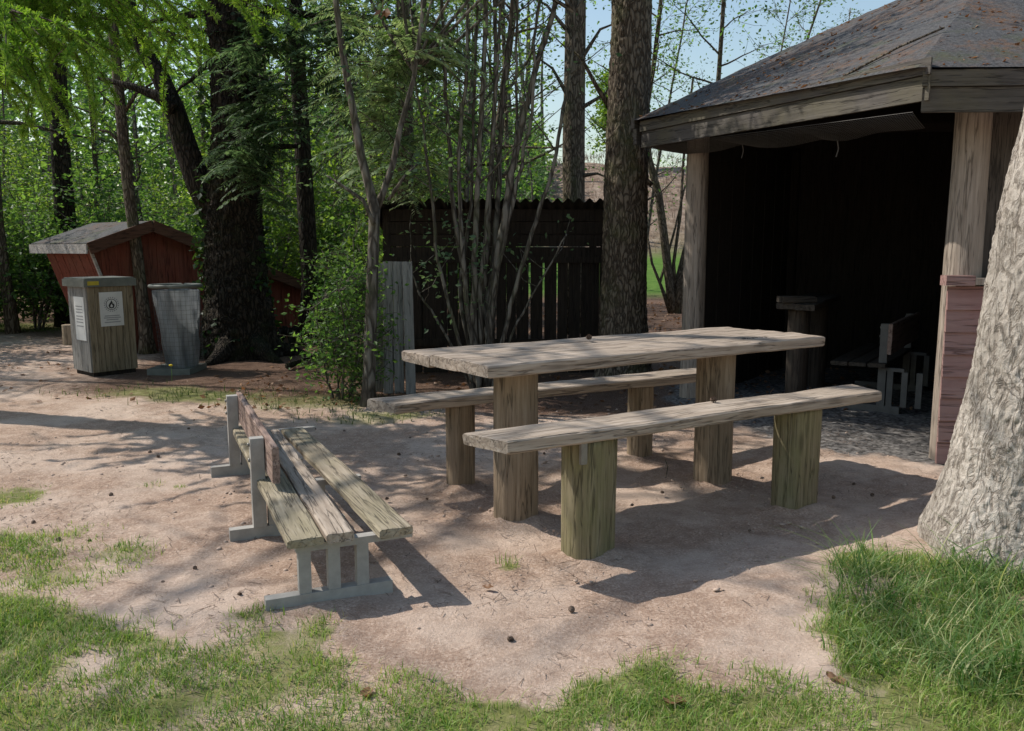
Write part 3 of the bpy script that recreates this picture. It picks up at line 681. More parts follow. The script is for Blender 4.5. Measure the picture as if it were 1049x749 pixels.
# ------------------------------------------------------------------ pale trunk at the right edge
def big_trunk(pts, rads, nk, nz, seed, rough, flare=.0, lobes=5):
    pts = np.array(pts, float); s = np.linspace(0, len(pts) - 1, nz); i0 = np.minimum(s.astype(int), len(pts) - 2); f = (s - i0)
    ff = f * f * (3 - 2 * f) * .35 + f * .65
    C = pts[i0] * (1 - ff)[:, None] + pts[i0 + 1] * ff[:, None]; rd = np.array(rads)[i0] * (1 - ff) + np.array(rads)[i0 + 1] * ff
    a = np.arange(nk) / nk * 2 * math.pi; dirs = np.stack([np.cos(a), np.sin(a), 0 * a], 1)
    hz = C[:, 2] - C[0, 2]
    rr = rd[:, None] * (1 + flare * np.exp(-hz / .22)[:, None] * (.5 + .8 * np.cos(lobes * a + 1.1)[None] * .5))
    q = (C[:, None] + dirs[None] * rd[:, None, None])
    ridg = 1 - np.abs(fbm((q * np.array([34, 34, 22])).reshape(-1, 3), 3, seed)).reshape(nz, nk)
    low = fbm((q * np.array([3, 3, 1.2])).reshape(-1, 3), 2, seed + 9).reshape(nz, nk)
    rr = rr + rough * (ridg - .6) + rough * .9 * fbm((q * np.array([60, 60, 34])).reshape(-1, 3), 2, seed + 3).reshape(nz, nk) + .03 * low * rd[:, None] * 2
    return C[:, None] + dirs[None] * rr[..., None]
t = thing('large_tree', 'massive pale barked tree trunk standing in tall grass at the right edge', 'tree', (TREE[0], TREE[1], 0))
A = big_trunk([[0.06, -.02, -.15], [.04, 0, .05], [.03, 0, .35], [.045, 0, .8], [.09, 0, 1.4], [.21, 0, 2.2], [.42, .02, 3.4], [.8, .1, 6.0]], [.40, .385, .30, .258, .243, .232, .22, .15], 320, 600, 5, .0055, .34)
MB().sweep(A).build('trunk', M['bark_pale'], t, True)
rg = np.random.default_rng(71); wd = MB(); LP = []
for b in range(11):                         # high limbs reaching over the clearing, above the photograph's top edge
    az = rg.uniform(R(110), R(290)); B = path(rg, [.6 + .03 * b, .05, 4.2 + .22 * b], [math.cos(az), math.sin(az), .35], rg.uniform(1.3, 2.3), 9, .12, .0)
    wd.tube(B, np.linspace(.05, .008, 9), 5, False)
    for w in range(13):
        j = rg.uniform(2, 7.99); j0 = int(j); q = B[j0] * (1 - j + j0) + B[j0 + 1] * (j - j0); tw = path(rg, q, rg.normal(size=3) * [1, 1, .4], .6, 4, .2, -.05); wd.tube(tw, [.007, .005, .004, .002], 3, False)
        LP.append(tw[rg.integers(0, 4, 22)] + rg.normal(0, .11, (22, 3)))
wd.build('limbs', M['bark_brown'], t, True); MB().quads(leafquads(np.vstack(LP), .055, 3)).build('crown', M['leaf_mid'], t)

# ------------------------------------------------------------------ dark forked tree behind the bins
D = 9.9
def wl(pts, y): return np.array([W(a, b, y + (c[0] if c else 0)) for a, b, *c in pts])
base = G(247, 366); dt = thing('forked_tree', 'large dark forked tree in the shade to the right of the wire waste basket', 'tree', base)
P = wl([(247, 372), (246, 340), (242, 290), (238, 240), (238, 190), (243, 130), (240, 70), (236, 0), (232, -120), (240, -300)], D) - base; P[0, 2] -= .1
A = big_trunk(P, [.50, .41, .35, .33, .30, .27, .25, .24, .20, .12], 90, 200, 8, .035, .35)
wd = MB().sweep(A)
wd.tube(wl([(226, 232), (205, 190), (190, 150), (178, 110), (165, 80), (140, 40), (120, -60)], D) - base, [.17, .15, .135, .12, .10, .08, .05], 14, True, .1)
wd.tube(wl([(178, 112), (160, 98), (140, 90), (100, 80)], D - .2) - base, [.08, .06, .045, .02], 8, True, .1)
wd.tube(wl([(252, 190), (270, 160), (285, 150), (310, 150)], D - .3) - base, [.07, .05, .035, .02], 8, True, .1)
for s in range(6):
    a = R(200 + 60 * s); wd.tube([[.25 * math.cos(a), .25 * math.sin(a), .22], [.5 * math.cos(a), .5 * math.sin(a), .07], [.85 * math.cos(a), .85 * math.sin(a), -.04]], [.14, .09, .04], 8, True, .1)
wd.build('trunk', M['bark_dark'], dt, True)
rg = np.random.default_rng(5); LP = []; wd = MB()
for b in range(26):
    az = rg.uniform(R(-10), R(200)); z0 = rg.uniform(3.2, 6.5); B = path(rg, [P[6, 0], P[6, 1], z0], [math.cos(az), math.sin(az) * .8 + .3, .2], rg.uniform(1.5, 3.4), 8, .12, .0); wd.tube(B, np.linspace(.05, .008, 8), 5, False)
    for w in range(9):
        j = rg.uniform(2, 6.99); j0 = int(j); q = B[j0] * (1 - j + j0) + B[j0 + 1] * (j - j0)
        LP.append(q + rg.normal(0, .28, (34, 3)) * [1, 1, .7])
wd.build('limbs', M['bark_dark'], dt, True)
MB().quads(leafquads(np.vstack(LP), .085, 4)).build('crown', M['leaf_mid'], dt)
# ivy on the trunk
a = rg.uniform(0, 6.28, 2600); zz = rg.uniform(.1, 3.9, 2600); rr_ = .34 - .02 * zz + np.abs(rg.normal(0, .05, 2600)) + .05
cx_ = np.interp(zz, P[:, 2], P[:, 0]); cy_ = np.interp(zz, P[:, 2], P[:, 1])
IVY = np.stack([cx_ + rr_ * np.cos(a), cy_ + rr_ * np.sin(a), zz], 1); IVY = IVY[vnoise(IVY * 2.1, 3) > -.05]
MB().quads(leafquads(IVY, .075, 6, .4, .6, .8)).build('ivy', M['leaf_dark'], dt)

# slim leaning tree between bin and basket
base = G(151, 362); y0 = base[1]
t = thing('slim_tree', 'slim leaning tree trunk between the wooden bin and the wire basket', 'tree', base)
P = wl([(152, 370), (150, 345), (145, 300), (139, 250), (131, 190), (126, 140), (122, 95), (117, 40), (112, -30), (104, -200)], y0) - base
wd = MB().tube(P, [.13, .085, .075, .072, .068, .065, .062, .06, .055, .035], 14, True, .12)
wd.tube(wl([(127, 150), (112, 135), (95, 132)], y0) - base, [.03, .02, .008], 5); wd.tube(wl([(124, 120), (140, 95), (165, 80)], y0) - base, [.03, .02, .008], 5)
wd.build('trunk', M['bark_brown'], t, True)
rg = np.random.default_rng(15); LP = np.vstack([P[9] + rg.normal(0, 1, 3) * [1.3, .9, .8] + [.3, -.6, .3] + rg.normal(0, .22, (40, 3)) for _ in range(60)])
MB().quads(leafquads(LP, .07, 16)).build('crown', M['leaf_mid'], t)

# big straight trunk right of the woodshed and a second one behind the shed
base = np.array([1.06, 7.85, 0])
t = thing('tall_tree', 'thick straight dark trunk standing between the woodshed and the shelter', 'tree', base)
P = wl([(637, 395), (638, 350), (640, 250), (642, 150), (646, 50), (648, -60), (652, -300)], 7.85) - base; P[0, 2] = -.1
A = big_trunk(P, [.28, .225, .205, .19, .18, .175, .14], 120, 260, 14, .010, .3)
wd = MB().sweep(A)
wd.tube(wl([(655, 190), (664, 186), (668, 190)], 7.8) - base, [.04, .03, .02], 6)
wd.tube(wl([(625, 110), (612, 90), (596, 60), (585, 50)], 7.95) - base, [.03, .022, .015, .006], 5)
wd.build('trunk', M['bark_brown'], t, True)
rg = np.random.default_rng(25); LP = np.vstack([np.array([.1, .6, 6.4]) + rg.normal(0, 1, 3) * [1.3, 1.1, .9] + rg.normal(0, .2, (34, 3)) for _ in range(70)])
MB().quads(leafquads(LP, .07, 17)).build('crown', M['leaf_mid'], t)
base = np.array([.93, 12.6, 0])
t = thing('tall_tree', 'straight trunk rising behind the corrugated roof of the woodshed', 'tree', base)
P = wl([(589, 345), (588, 250), (588, 150), (589, 50), (590, -60), (592, -220)], 12.6) - base; P[0, 2] = -.1
wd = MB().tube(P, [.22, .17, .16, .155, .15, .10], 20, True, .06)
for (q0, q1, q2) in (((598, 180), (612, 178), (622, 182)), ((580, 95), (566, 70), (545, 55)), ((596, 60), (615, 30), (640, 20)), ((580, 30), (560, 5), (540, -5)), ((597, 110), (620, 96), (640, 70))): wd.tube(wl([q0, q1, q2], 12.5) - base, [.035, .02, .008], 5, False)
wd.build('trunk', M['bark_brown'], t, True)
LP = np.vstack([np.array([.1, .8, 6.9]) + rg.normal(0, 1, 3) * [1.4, 1.1, 1.0] + rg.normal(0, .2, (30, 3)) for _ in range(70)])
MB().quads(leafquads(LP, .07, 18)).build('crown', M['leaf_mid'], t)

# small tree with pale fork in front of the grey boards
base = G(378, 416); y0 = base[1]
t = thing('small_tree', 'thin grey tree forking above the grey boards at the woodshed end', 'tree', base)
P = wl([(377, 422), (378, 390), (380, 330), (382, 270), (384, 215), (378, 190), (370, 160), (361, 110), (352, 60), (345, 10), (336, -80)], y0) - base
wd = MB().tube(P, [.075, .055, .05, .048, .045, .035, .033, .03, .027, .024, .015], 10, True, .1)
wd.tube(wl([(384, 218), (393, 195), (402, 170), (410, 130), (424, 80), (432, 20), (440, -60)], y0 + .1) - base, [.035, .03, .027, .023, .02, .017, .01], 7, True, .1)
wd.tube(wl([(383, 230), (372, 205), (350, 190), (335, 180)], y0 - .1) - base, [.02, .017, .012, .006], 6)
wd.tube(wl([(398, 205), (415, 180), (428, 168)], y0) - base, [.018, .012, .006], 6)
wd.build('trunk', M['bark_grey'], t, True)
rg = np.random.default_rng(35); LP = []
for (px, py, s_, n_) in ((350, 40, .3, 5), (338, 90, .25, 4), (430, 30, .3, 5), (330, 170, .22, 3), (425, 160, .15, 3), (365, 110, .3, 3), (345, -20, .4, 12), (435, -40, .4, 12)):
    for _ in range(n_): LP.append(W(px, py, y0 + rg.normal(0, .3)) - base + rg.normal(0, s_, 3) + rg.normal(0, .09, (14, 3)))
MB().quads(leafquads(np.vstack(LP), .05, 19)).build('crown', M['leaf_grey'], t)

# hazel-like clump of stems in front of the woodshed
base = np.array([-.22, 7.35, 0]); y0 = 7.35
t = thing('multi_stem_shrub', 'clump of tall bare stems growing in front of the woodshed slats', 'shrub', base)
ST_ = [([(484, 392), (485, 330), (487, 250), (492, 150), (496, 60), (499, -60)], .030), ([(497, 392), (502, 330), (510, 262), (522, 190), (536, 120), (552, 60), (568, 10), (580, -60)], .036),
       ([(495, 390), (505, 320), (508, 250), (511, 180), (516, 90), (524, 0), (530, -60)], .028), ([(505, 392), (520, 320), (545, 240), (565, 180), (578, 110), (586, 60), (592, 0)], .020),
       ([(488, 390), (480, 320), (472, 240), (470, 150), (478, 60), (480, -40)], .022), ([(490, 392), (500, 300), (523, 210), (530, 120), (528, 40), (534, -40)], .017),
       ([(482, 392), (462, 320), (446, 250), (440, 180), (432, 120), (420, 60)], .016), ([(488, 392), (492, 300), (498, 220), (506, 120), (512, 20), (515, -50)], .020), ([(500, 392), (530, 330), (556, 285), (580, 240)], .011), ([(478, 392), (458, 345), (430, 300), (416, 268)], .012), ([(486, 392), (478, 300), (463, 200), (457, 100), (452, 0), (450, -60)], .022), ([(493, 392), (505, 300), (526, 200), (545, 120), (548, 40), (556, -50)], .019), ([(480, 392), (470, 300), (483, 200), (487, 90), (489, -50)], .018), ([(489, 392), (497, 280), (505, 150), (508, 40), (505, -60)], .026)]
wd = MB(); rg = np.random.default_rng(45); LP = []; TOPS = []
for i, (q, r0) in enumerate(ST_):
    P = wl(q, y0 + rg.normal(0, .12)) - base; P[0] = P[0] * .6; P[0, 2] = -.05; n = len(P)
    s = np.linspace(0, n - 1, n * 4); Pi = np.stack([np.interp(s, np.arange(n), P[:, c]) for c in range(3)], 1); Pi[1:] += rg.normal(0, .006, Pi[1:].shape)
    wd.tube(Pi, np.linspace(r0 * 1.15, r0 * .55, len(Pi)), 8, True, .08)
    if Pi[-1, 2] > 2.5: TOPS.append(Pi[-2])
    for b in range(4):
        j = rg.integers(len(Pi) // 2, len(Pi) - 1); az = rg.uniform(0, 6.28); B = path(rg, Pi[j], [math.cos(az), math.sin(az), .7], rg.uniform(.3, 1.0), 6, .15, .03); wd.tube(B, np.linspace(r0 * .35, .003, 6), 4, False)
        if rg.random() < .75: LP.append(B[rg.integers(2, 6, 12)] + rg.normal(0, .09, (12, 3)))
for _ in range(150):  # unseen high branches and leaves, added to dapple the shelter roof
    c_ = np.array([rg.normal(-.2, 1.0), rg.normal(-.2, .6), rg.uniform(4.3, 6.3)]); q0 = TOPS[rg.integers(0, len(TOPS))]; k_ = np.linspace(0, 1, 8)[:, None]; B = q0 * (1 - k_) + c_ * k_ + rg.normal(0, .05, (8, 3)) * k_; B[0] = q0; wd.tube(B, np.linspace(.016, .003, 8), 4, False); LP.append(np.repeat(B[3:], 4, 0) + rg.normal(0, .15, (20, 3)))
for _ in range(46): LP.append(W(rg.uniform(430, 500), rg.uniform(225, 330), y0 - .15 + rg.normal(0, .15)) - base + rg.normal(0, .05, (5, 3)))
wd.build('stems', M['bark_grey'], t, True)
MB().quads(leafquads(np.vstack(LP), .05, 20)).build('foliage', M['leaf_grey'], t)

# ------------------------------------------------------------------ drooping pale sprays (two trees)
def spray(rg, a, d, L, n=16):
    """one drooping frond: twig path and leaflets on both sides"""
    P = path(rg, a, d, L, n, .04, -.055); T = np.gradient(P, axis=0); T /= np.linalg.norm(T, axis=1)[:, None]
    sd = np.cross(T, [0, 0, 1.0]) + rg.normal(0, .15, (n, 3)); sd /= np.linalg.norm(sd, axis=1)[:, None]
    Q = []
    for k in range(1, n):
        ll = L * .26 * (1 - .55 * k / n) * rg.uniform(.8, 1.2)
        for s in (-1, 1):
            e = sd[k] * s * .85 + T[k] * .6 + [0, 0, -.25]; e /= np.linalg.norm(e); w = np.cross(e, [0, 0, 1]) * ll * .17 + T[k] * ll * .08
            p = P[k]; Q.append([p, p + e * ll * .5 + w, p + e * ll, p + e * ll * .5 - w])
    return P, Q
def sprays(rg, spots, y0, base, wd, per, L0, az0=0):
    Q = []
    for (px, py, sx, sy, n) in spots:
        for _ in range(n):
            c = W(px + rg.normal(0, sx), py + rg.normal(0, sy), y0 + rg.normal(0, .35)) - base
            az = rg.uniform(0, 6.28); out = np.array([math.cos(az), math.sin(az), 0])
            wd.tube(path(rg, c - out * .25 + [0, 0, -.02], out + [0, 0, .15], .3, 4, .05), [.006, .005, .004, .003], 3, False)
            for k in range(per):
                a2 = az + rg.normal(0, .7); P, q = spray(rg, c + rg.normal(0, .05, 3), [math.cos(a2), math.sin(a2), .05], L0 * rg.uniform(.6, 1.25)); wd.tube(P[::3], .003, 3, False); Q += q
    return Q
rg = np.random.default_rng(55)
base = np.array([-1.22, 9.2, 0]); y0 = 9.2
t = thing('weeping_conifer', 'conifer with drooping pale green sprays behind the left end of the woodshed', 'tree', base)
P = wl([(413, 380), (414, 300), (415, 230), (416, 150), (415, 70), (412, -20), (410, -140)], y0) - base; P[0, 2] = -.1
wd = MB().tube(P, [.13, .10, .092, .085, .075, .065, .04], 14, True, .1)
Q = sprays(rg, [(400, 40, 26, 24, 16), (392, 105, 16, 22, 12), (408, 150, 22, 20, 12), (440, 30, 30, 22, 12), (465, 40, 20, 20, 8), (425, 190, 14, 16, 5), (385, 175, 12, 15, 4), (400, -40, 40, 30, 14), (475, 110, 14, 16, 4), (395, 120, 18, 30, 7), (405, 60, 24, 30, 6)], y0 - 1.3, base, wd, 5, .40)
wd.build('trunk', M['bark_brown'], t, True); MB().quads(np.array(Q)).build('foliage', M['spray'], t)
c = W(392, 8, 5.2) - base; m = MB(); m.quads(leafquads(np.repeat(c[None], 3, 0) + rg.normal(0, .012, (3, 3)), .10, 3, .5, 1.2, .5)); m.tube([c, c + [.01, .02, .16]], .002, 3, False)
dl = m.build('dead_leaf', M['deadleaf'], t); dl['label'] = 'reddish brown dead leaves hanging at the top edge'
base = np.array([-3.0, 11.2, 0]); y0 = 11.2
t = thing('weeping_conifer', 'conifer hung with dull green sprays just right of the dark forked tree', 'tree', base)
P = wl([(318, 352), (318, 290), (314, 220), (310, 150), (306, 80), (302, 10), (298, -90), (296, -200)], y0) - base; P[0, 2] = -.1
wd = MB().tube(P, [.19, .12, .115, .105, .10, .095, .08, .05], 14, True, .1)
for s in range(5): a_ = R(72 * s); wd.tube([[.1 * math.cos(a_), .1 * math.sin(a_), .2], [.3 * math.cos(a_), .3 * math.sin(a_), -.04]], [.07, .03], 6)
Q = sprays(rg, [(275, 125, 22, 22, 14), (250, 150, 12, 25, 8), (300, 60, 26, 26, 13), (335, 90, 18, 26, 8), (262, 190, 10, 18, 5), (245, 40, 14, 22, 7), (270, 20, 20, 16, 9), (345, 30, 20, 20, 7), (300, -60, 50, 30, 14), (265, 130, 26, 34, 9)], y0 - 2.0, base, wd, 5, .44)
wd.build('trunk', M['bark_dark'], t, True); MB().quads(np.array(Q)).build('foliage', M['leaf_grey'], t)

# ------------------------------------------------------------------ larch whose bright boughs hang into the top left corner
base = np.array([-5.7, 6.9, 0]); t = thing('larch_tree', 'larch with bright green needle boughs hanging into the top left corner', 'tree', base)
wd = MB(); rg = np.random.default_rng(65)
wd.tube([[0, 0, -.1], [0, 0, .3], [.03, 0, 2], [.05, .05, 4], [.08, .1, 7], [.1, .1, 10]], [.32, .22, .19, .16, .12, .05], 20, True, .08)
TUF = []
def larch_twig(a, d, L, dens=30, upd=-.06):
    n = max(5, int(L * 12)); P = path(rg, a, d, L, n, .07, upd); wd.tube(P, np.linspace(.006, .003, n), 4, False)
    m_ = max(3, int(L * dens)); u = np.sort(rg.uniform(.05, 1, m_)) * (n - 1.001); i0 = u.astype(int)
    TUF.append(P[i0] * (1 - u + i0)[:, None] + P[i0 + 1] * (u - i0)[:, None]); return P
ends = []
for (px, py, y, z0) in ((60, -30, 5.6, 3.5), (150, -15, 5.8, 3.6), (230, -25, 6.2, 3.8), (110, 20, 6.4, 3.3), (20, 10, 5.2, 3.1), (190, 40, 6.8, 3.5), (320, -40, 6.6, 4.1), (130, -70, 5.4, 4.0), (250, -60, 5.9, 4.2), (-40, 40, 5.4, 2.9), (40, 60, 6.6, 3.0), (90, 40, 6.0, 3.2), (170, 5, 6.3, 3.5), (260, 0, 6.6, 3.7), (10, 50, 5.8, 2.9)):
    e = W(px, py, y) - base; s0 = np.array([.05, .05, z0]); mid = (s0 + e) / 2 + [0, 0, .22]
    B = np.array([s0 * (1 - k) ** 2 + 2 * mid * k * (1 - k) + e * k * k for k in np.linspace(0, 1, 14)]) + rg.normal(0, .02, (14, 3)); wd.tube(B, np.linspace(.035, .006, 14), 6, False)
    for b in range(26):
        j = rg.uniform(4, 12.9); j0 = int(j); q = B[j0] * (1 - j + j0) + B[j0 + 1] * (j - j0); az = rg.uniform(0, 6.28)
        larch_twig(q, [math.cos(az) + .3, math.sin(az) - .2, rg.uniform(-.7, .1)], rg.uniform(.35, 1.0), 66, -.10)
    larch_twig(B[-2], (B[-1] - B[-2]), .5)
for b in range(15):                          # upper boughs out of view, spread this way to dapple the ground with shade
    z0 = rg.uniform(4.4, 8.8); az = R(-75) + rg.normal(0, 1.1); B = path(rg, [.08, .08, z0], [math.cos(az), math.sin(az), .1], 3.9 - .32 * (z0 - 4), 10, .06, -.01); wd.tube(B, np.linspace(.035, .006, 10), 5, False)
    for w in range(9): larch_twig(B[rg.integers(3, 10)], [rg.normal(), rg.normal(), -.3], rg.uniform(.3, .8), 18)
TUF = np.vstack(TUF); K = 14; n = len(TUF)
C = np.repeat(TUF, K, 0); d = rg.normal(size=(n * K, 3)); d /= np.linalg.norm(d, axis=1)[:, None]; L = rg.uniform(.022, .044, n * K)[:, None]; e = np.cross(d, rg.normal(size=(n * K, 3))); e /= np.linalg.norm(e, axis=1)[:, None] + 1e-9; e *= .0034
A = np.stack([C - e * .6, C + e * .6, C + d * L + e * .6, C + d * L - e * .6], 1)
wd.build('trunk', M['bark_brown'], t, True); MB().quads(A).build('needles', M['needle'], t)

# ------------------------------------------------------------------ background wood
shr = []
for i, (h, st, nb, bl, per) in enumerate(((2.6, 7, 10, .8, 14), (3.4, 6, 12, 1.0, 14), (2.0, 8, 8, .7, 15))):
    wd, LP = grow(200 + i, h, .022, nb, bl, .12, .03, 5, .42, (0, 0), per, .10, .07, st, 5, .3, .38)
    shr.append((wd, LP))
GS = 'leafy shrubs at the edge of the wood'
LSH = 'leafy green shrub at the edge of the background wood'
protos = []
for i, (wd, LP) in enumerate(shr):
    protos.append(plant('leafy_shrub', LSH, 'shrub', (0, 0), wd, LP, M['bark_grey'], M[('leaf_mid', 'leaf_light', 'leaf_mid')[i]], .078, 300 + i, GS, trunk='stems', crown='foliage'))
rg = np.random.default_rng(81)
spots = [(-8.6, 11.7), (-9.9, 13.2), (-7.6, 13.2), (-8.2, 12.9), (-9.8, 12.0), (-10.8, 14.3), (-7.2, 14.2), (-8.8, 15.6), (-6.0, 14.6), (-5.0, 15.8), (-4.2, 14.2), (-3.4, 15.5), (-2.6, 14.0), (-3.9, 13.1), (-2.2, 16.3), (-1.4, 14.9), (-6.6, 17.5), (-11.8, 16.5), (-4.8, 18.6), (-2.9, 18.9), (-1.0, 17.6), (-8.2, 18.9), (-9.9, 17.9), (-.4, 19.6), (-12.2, 12.6), (-1.7, 12.4), (-2.2, 10.9), (-5.5, 12.9), (-9.0, 10.4)]
used = set()
for j, (x, y) in enumerate(spots):
    k = j % 3; rz = rg.uniform(0, 6.28); s = rg.uniform(.85, 1.3)
    if (x, y) == (-2.2, 10.9): s = .6
    if k not in used: used.add(k); o = protos[k]; o.location = (x, y, gz1(x, y)); o.rotation_euler = (0, 0, rz); o.scale = (s, s, s)
    else: dup(protos[k], (x, y, gz1(x, y)), rz, (s, s, s * rg.uniform(.85, 1.15)))
# bright shrub against the grey boards, left of the small tree
wd, LP = grow(231, 1.5, .013, 9, .30, .08, .02, 5, .26, (0, 0), 12, .06, .08, 7, 5, .3, .22)
c = G(350, 408); plant('leafy_shrub', 'bushy green shrub growing against the thin forking tree left of the grey boards', 'shrub', c, wd, LP, M['bark_grey'], M['leaf_mid'], .045, 331, trunk='stems', crown='foliage')
sap = []
for i, (h, r0, nb, bl) in enumerate(((8.5, .055, 26, 1.2), (9.5, .075, 30, 1.5), (7.5, .04, 24, 1.0), (10.0, .06, 22, 1.3))):
    sap.append(grow(260 + i, h, r0, nb, bl, .22, .05, 6, .5, (rg.normal(0, .04), rg.normal(0, .04)), 9, .13, .035, 1, 7, .3))
GT = 'slender trees of the background wood'; LTR = 'slender leafy tree in the background wood'
protos = [plant('slender_tree', LTR, 'tree', (0, 0), wd, LP, M['bark_brown' if i % 2 else 'bark_grey'], M[('leaf_mid', 'leaf_light', 'leaf_grey', 'leaf_mid')[i]], (.075, .08, .066, .075)[i], 360 + i, GT) for i, (wd, LP) in enumerate(sap)]
spots = [(-9.6, 15.2), (-8.4, 16.8), (-10.8, 18.0), (-7.0, 15.9), (-6.1, 16.8), (-5.2, 14.8), (-4.6, 16.9), (-3.5, 17.4), (-2.9, 15.1), (-2.4, 13.2), (-1.9, 15.6), (-1.5, 18.3), (-1.1, 13.6), (-.8, 16.4), (-.5, 14.5), (-.3, 18.0), (-.9, 20.1), (.1, 16.8), (-2.6, 20.4), (-4.4, 20.6), (-6.6, 20.9), (-12.5, 14.5), (-12.4, 19.0), (-1.35, 11.7), (-.75, 12.2), (-5.6, 19.3), (-8.0, 21.5), (2.6, 17.4), (3.6, 15.8), (4.9, 17.6), (6.4, 16.9), (3.1, 19.5), (5.5, 20.8), (2.1, 15.4), (-3.0, 12.7), (7.7, 18.6), (-7.6, 12.6), (-1.0, 24.0), (-3.4, 23.6), (.6, 22.0), (-9.4, 9.2), (-8.9, 10.6), (-10.6, 8.6), (-8.4, 9.0), (-10.4, 10.4)]  # last five, out of view at left, are added to shade the path
used = set()
for j, (x, y) in enumerate(spots):
    k = (j * 3 + j // 4) % 4; k = 2 if x > 2 and k == 1 else k; rz = rg.uniform(0, 6.28); s = rg.uniform(.8, 1.2)
    if k not in used: used.add(k); o = protos[k]; o.location = (x, y, gz1(x, y)); o.rotation_euler = (rg.normal(0, .04), rg.normal(0, .04), rz); o.scale = (s, s, s)
    else:
        o = dup(protos[k], (x, y, gz1(x, y)), rz, (s, s, s * rg.uniform(.9, 1.1))); o.rotation_euler = (rg.normal(0, .05), rg.normal(0, .05), rz)
# dark older trunk behind the red hut
base = np.array([-7.35, 13.8, 0]); t = thing('old_tree', 'dark upright trunk rising behind the left end of the red hut', 'tree', base)
P = wl([(68, 330), (67, 220), (63, 160), (60, 90), (58, 20), (56, -80)], 13.8) - base; P[0, 2] = -.1
wd = MB().tube(P, [.20, .16, .145, .135, .125, .09], 14, True, .1); wd.build('trunk', M['bark_dark'], t, True)
LP = np.vstack([np.array([0, .5, 5.2]) + rg.normal(0, 1, 3) * [1.4, 1, .9] + rg.normal(0, .25, (40, 3)) for _ in range(70)]); MB().quads(leafquads(LP, .085, 29)).build('crown', M['leaf_mid'], t)
# forked stems right of the thick trunk
base = np.array([3.25, 16.6, 0]); t = thing('forked_shrub', 'forking bare stems on the leafy ground right of the thick trunk', 'shrub', base)
wd = MB()
for q, r0 in (([(690, 318), (686, 290), (680, 240), (675, 200), (664, 160), (662, 90), (655, 20)], .10), ([(692, 318), (697, 285), (706, 245), (713, 205), (720, 150)], .11), ([(690, 318), (680, 300), (668, 270), (661, 230)], .04), ([(694, 318), (690, 270), (697, 220), (700, 165), (710, 80)], .04), ([(688, 318), (676, 290), (690, 240), (702, 190)], .035)):
    P = wl(q, 16.6) - base; P[0, 2] = -.1; wd.tube(P, np.linspace(r0, r0 * .5, len(P)), 8, True, .1)
wd.build('stems', M['bark_brown'], t, True)
LP = np.vstack([W(rg.uniform(655, 760), rg.uniform(-60, 110), 16.6 + rg.normal(0, .7)) - base + rg.normal(0, .15, (12, 3)) for _ in range(60)]); MB().quads(leafquads(LP, .06, 30)).build('foliage', M['leaf_grey'], t)
# yellow-green bush far behind the shed
wd, LP = grow(271, 4.2, .06, 12, 1.6, .15, .05, 7, .7, (0, 0), 16, .2, .06, 5, 5, .3, .35)
plant('willow_bush', 'pale yellow green bush in sun on top of the brown bank', 'bush', (5.6, 44.0), wd, LP, M['bark_brown'], M['leaf_light'], .20, 44, trunk='stems', crown='foliage')
# far wood
mb = MB(); wd = MB(); n = 60000
x = rg.uniform(-60, 1.5, n); y = 25 + rg.uniform(0, 26, n) + np.maximum(0, (x + 4)) * 2.0; top = 10 + 3.5 * n2(x, y, .22, 2, 9); z = gz(x, y) + top * rg.uniform(0, 1, n) ** 1.15
z = np.where(x > -9, gz(x, y) + (z - gz(x, y)) * np.clip(.42 - .05 * (x + 3), .3, 1), z); P = np.stack([x, y, z], 1); P = P[fbm(P * [.5, .5, .6], 3, 6) + .42 - .04 * np.maximum(0, P[:, 2] - 3) > rg.uniform(-.15, .35, n)]
Q = np.repeat(P, 4, 0) + rg.normal(0, .35, (len(P) * 4, 3))
mb.quads(leafquads(Q, .31, 61))
fw = mb.build('far_wood', M['leaf_mid']); tag(fw, 'far leafy wood filling the background on the left', 'wood', kind='stuff')
for i in range(150):
    a = rg.uniform(-55, 2.0); b = 24 + rg.uniform(0, 22) + max(0, (a + 4)) * 2; wd.tube(path(rg, [a, b, gz1(a, b) - .2], [rg.normal(0, .05), rg.normal(0, .05), 1], 11, 7, .03), np.linspace(rg.uniform(.07, .16), .03, 7), 5, False)
tag(wd.build('far_trunks', M['bark_grey']), 'far thin tree trunks of the background wood', 'wood', kind='stuff')
# scrub on the bank: dry stalks
n = 9000; x = rg.uniform(-14, 22, n); y = rg.uniform(32, 50, n); P = np.stack([x, y, gz(x, y)], 1)
mb = MB(); mb.add(*blades(P, .55, .03, 1.1, 2, 9)); M['dry'] = leaf('dry_stalk', (.16, .11, .08), (.38, .30, .23), .2, (1, 1, 1), .8)
tag(mb.build('dry_scrub', M['dry']), 'dry brown stalks covering the far bank', 'scrub', kind='stuff')
# dead leaves on the wood floor
n = 8000; x = rg.uniform(-6, 5, n); y = rg.uniform(6.5, 20, n); k = (gz(x, y) < .5) & ((x > -2.6) | (y > 11) | (rg.random(n) < .12)); P = np.stack([x, y, gz(x, y) + .012], 1)[k]
tag(MB().quads(leafquads(P, .055, 63, .25, .0, .6)).build('leaf_litter', M['deadleaf']), 'brown dead leaves covering the floor of the wood', 'leaves', kind='stuff')
# fallen twigs and roots by the dark tree
for q, lb in (([(318, 372), (340, 362), (372, 352), (380, 345)], 'dark fallen branch on the wood floor left of the bushy shrub'), ([(295, 380), (325, 372), (352, 378)], 'short dark stick on the wood floor near the forked tree')):
    P = np.array([G(*p) for p in q]); P[:, 2] = .05 + .05 * np.sin(np.arange(len(P))); tag(MB().tube(P, np.linspace(.035, .015, len(P)), 7, True, .1).build('fallen_branch', M['bark_dark'], None, True), lb, 'branch')

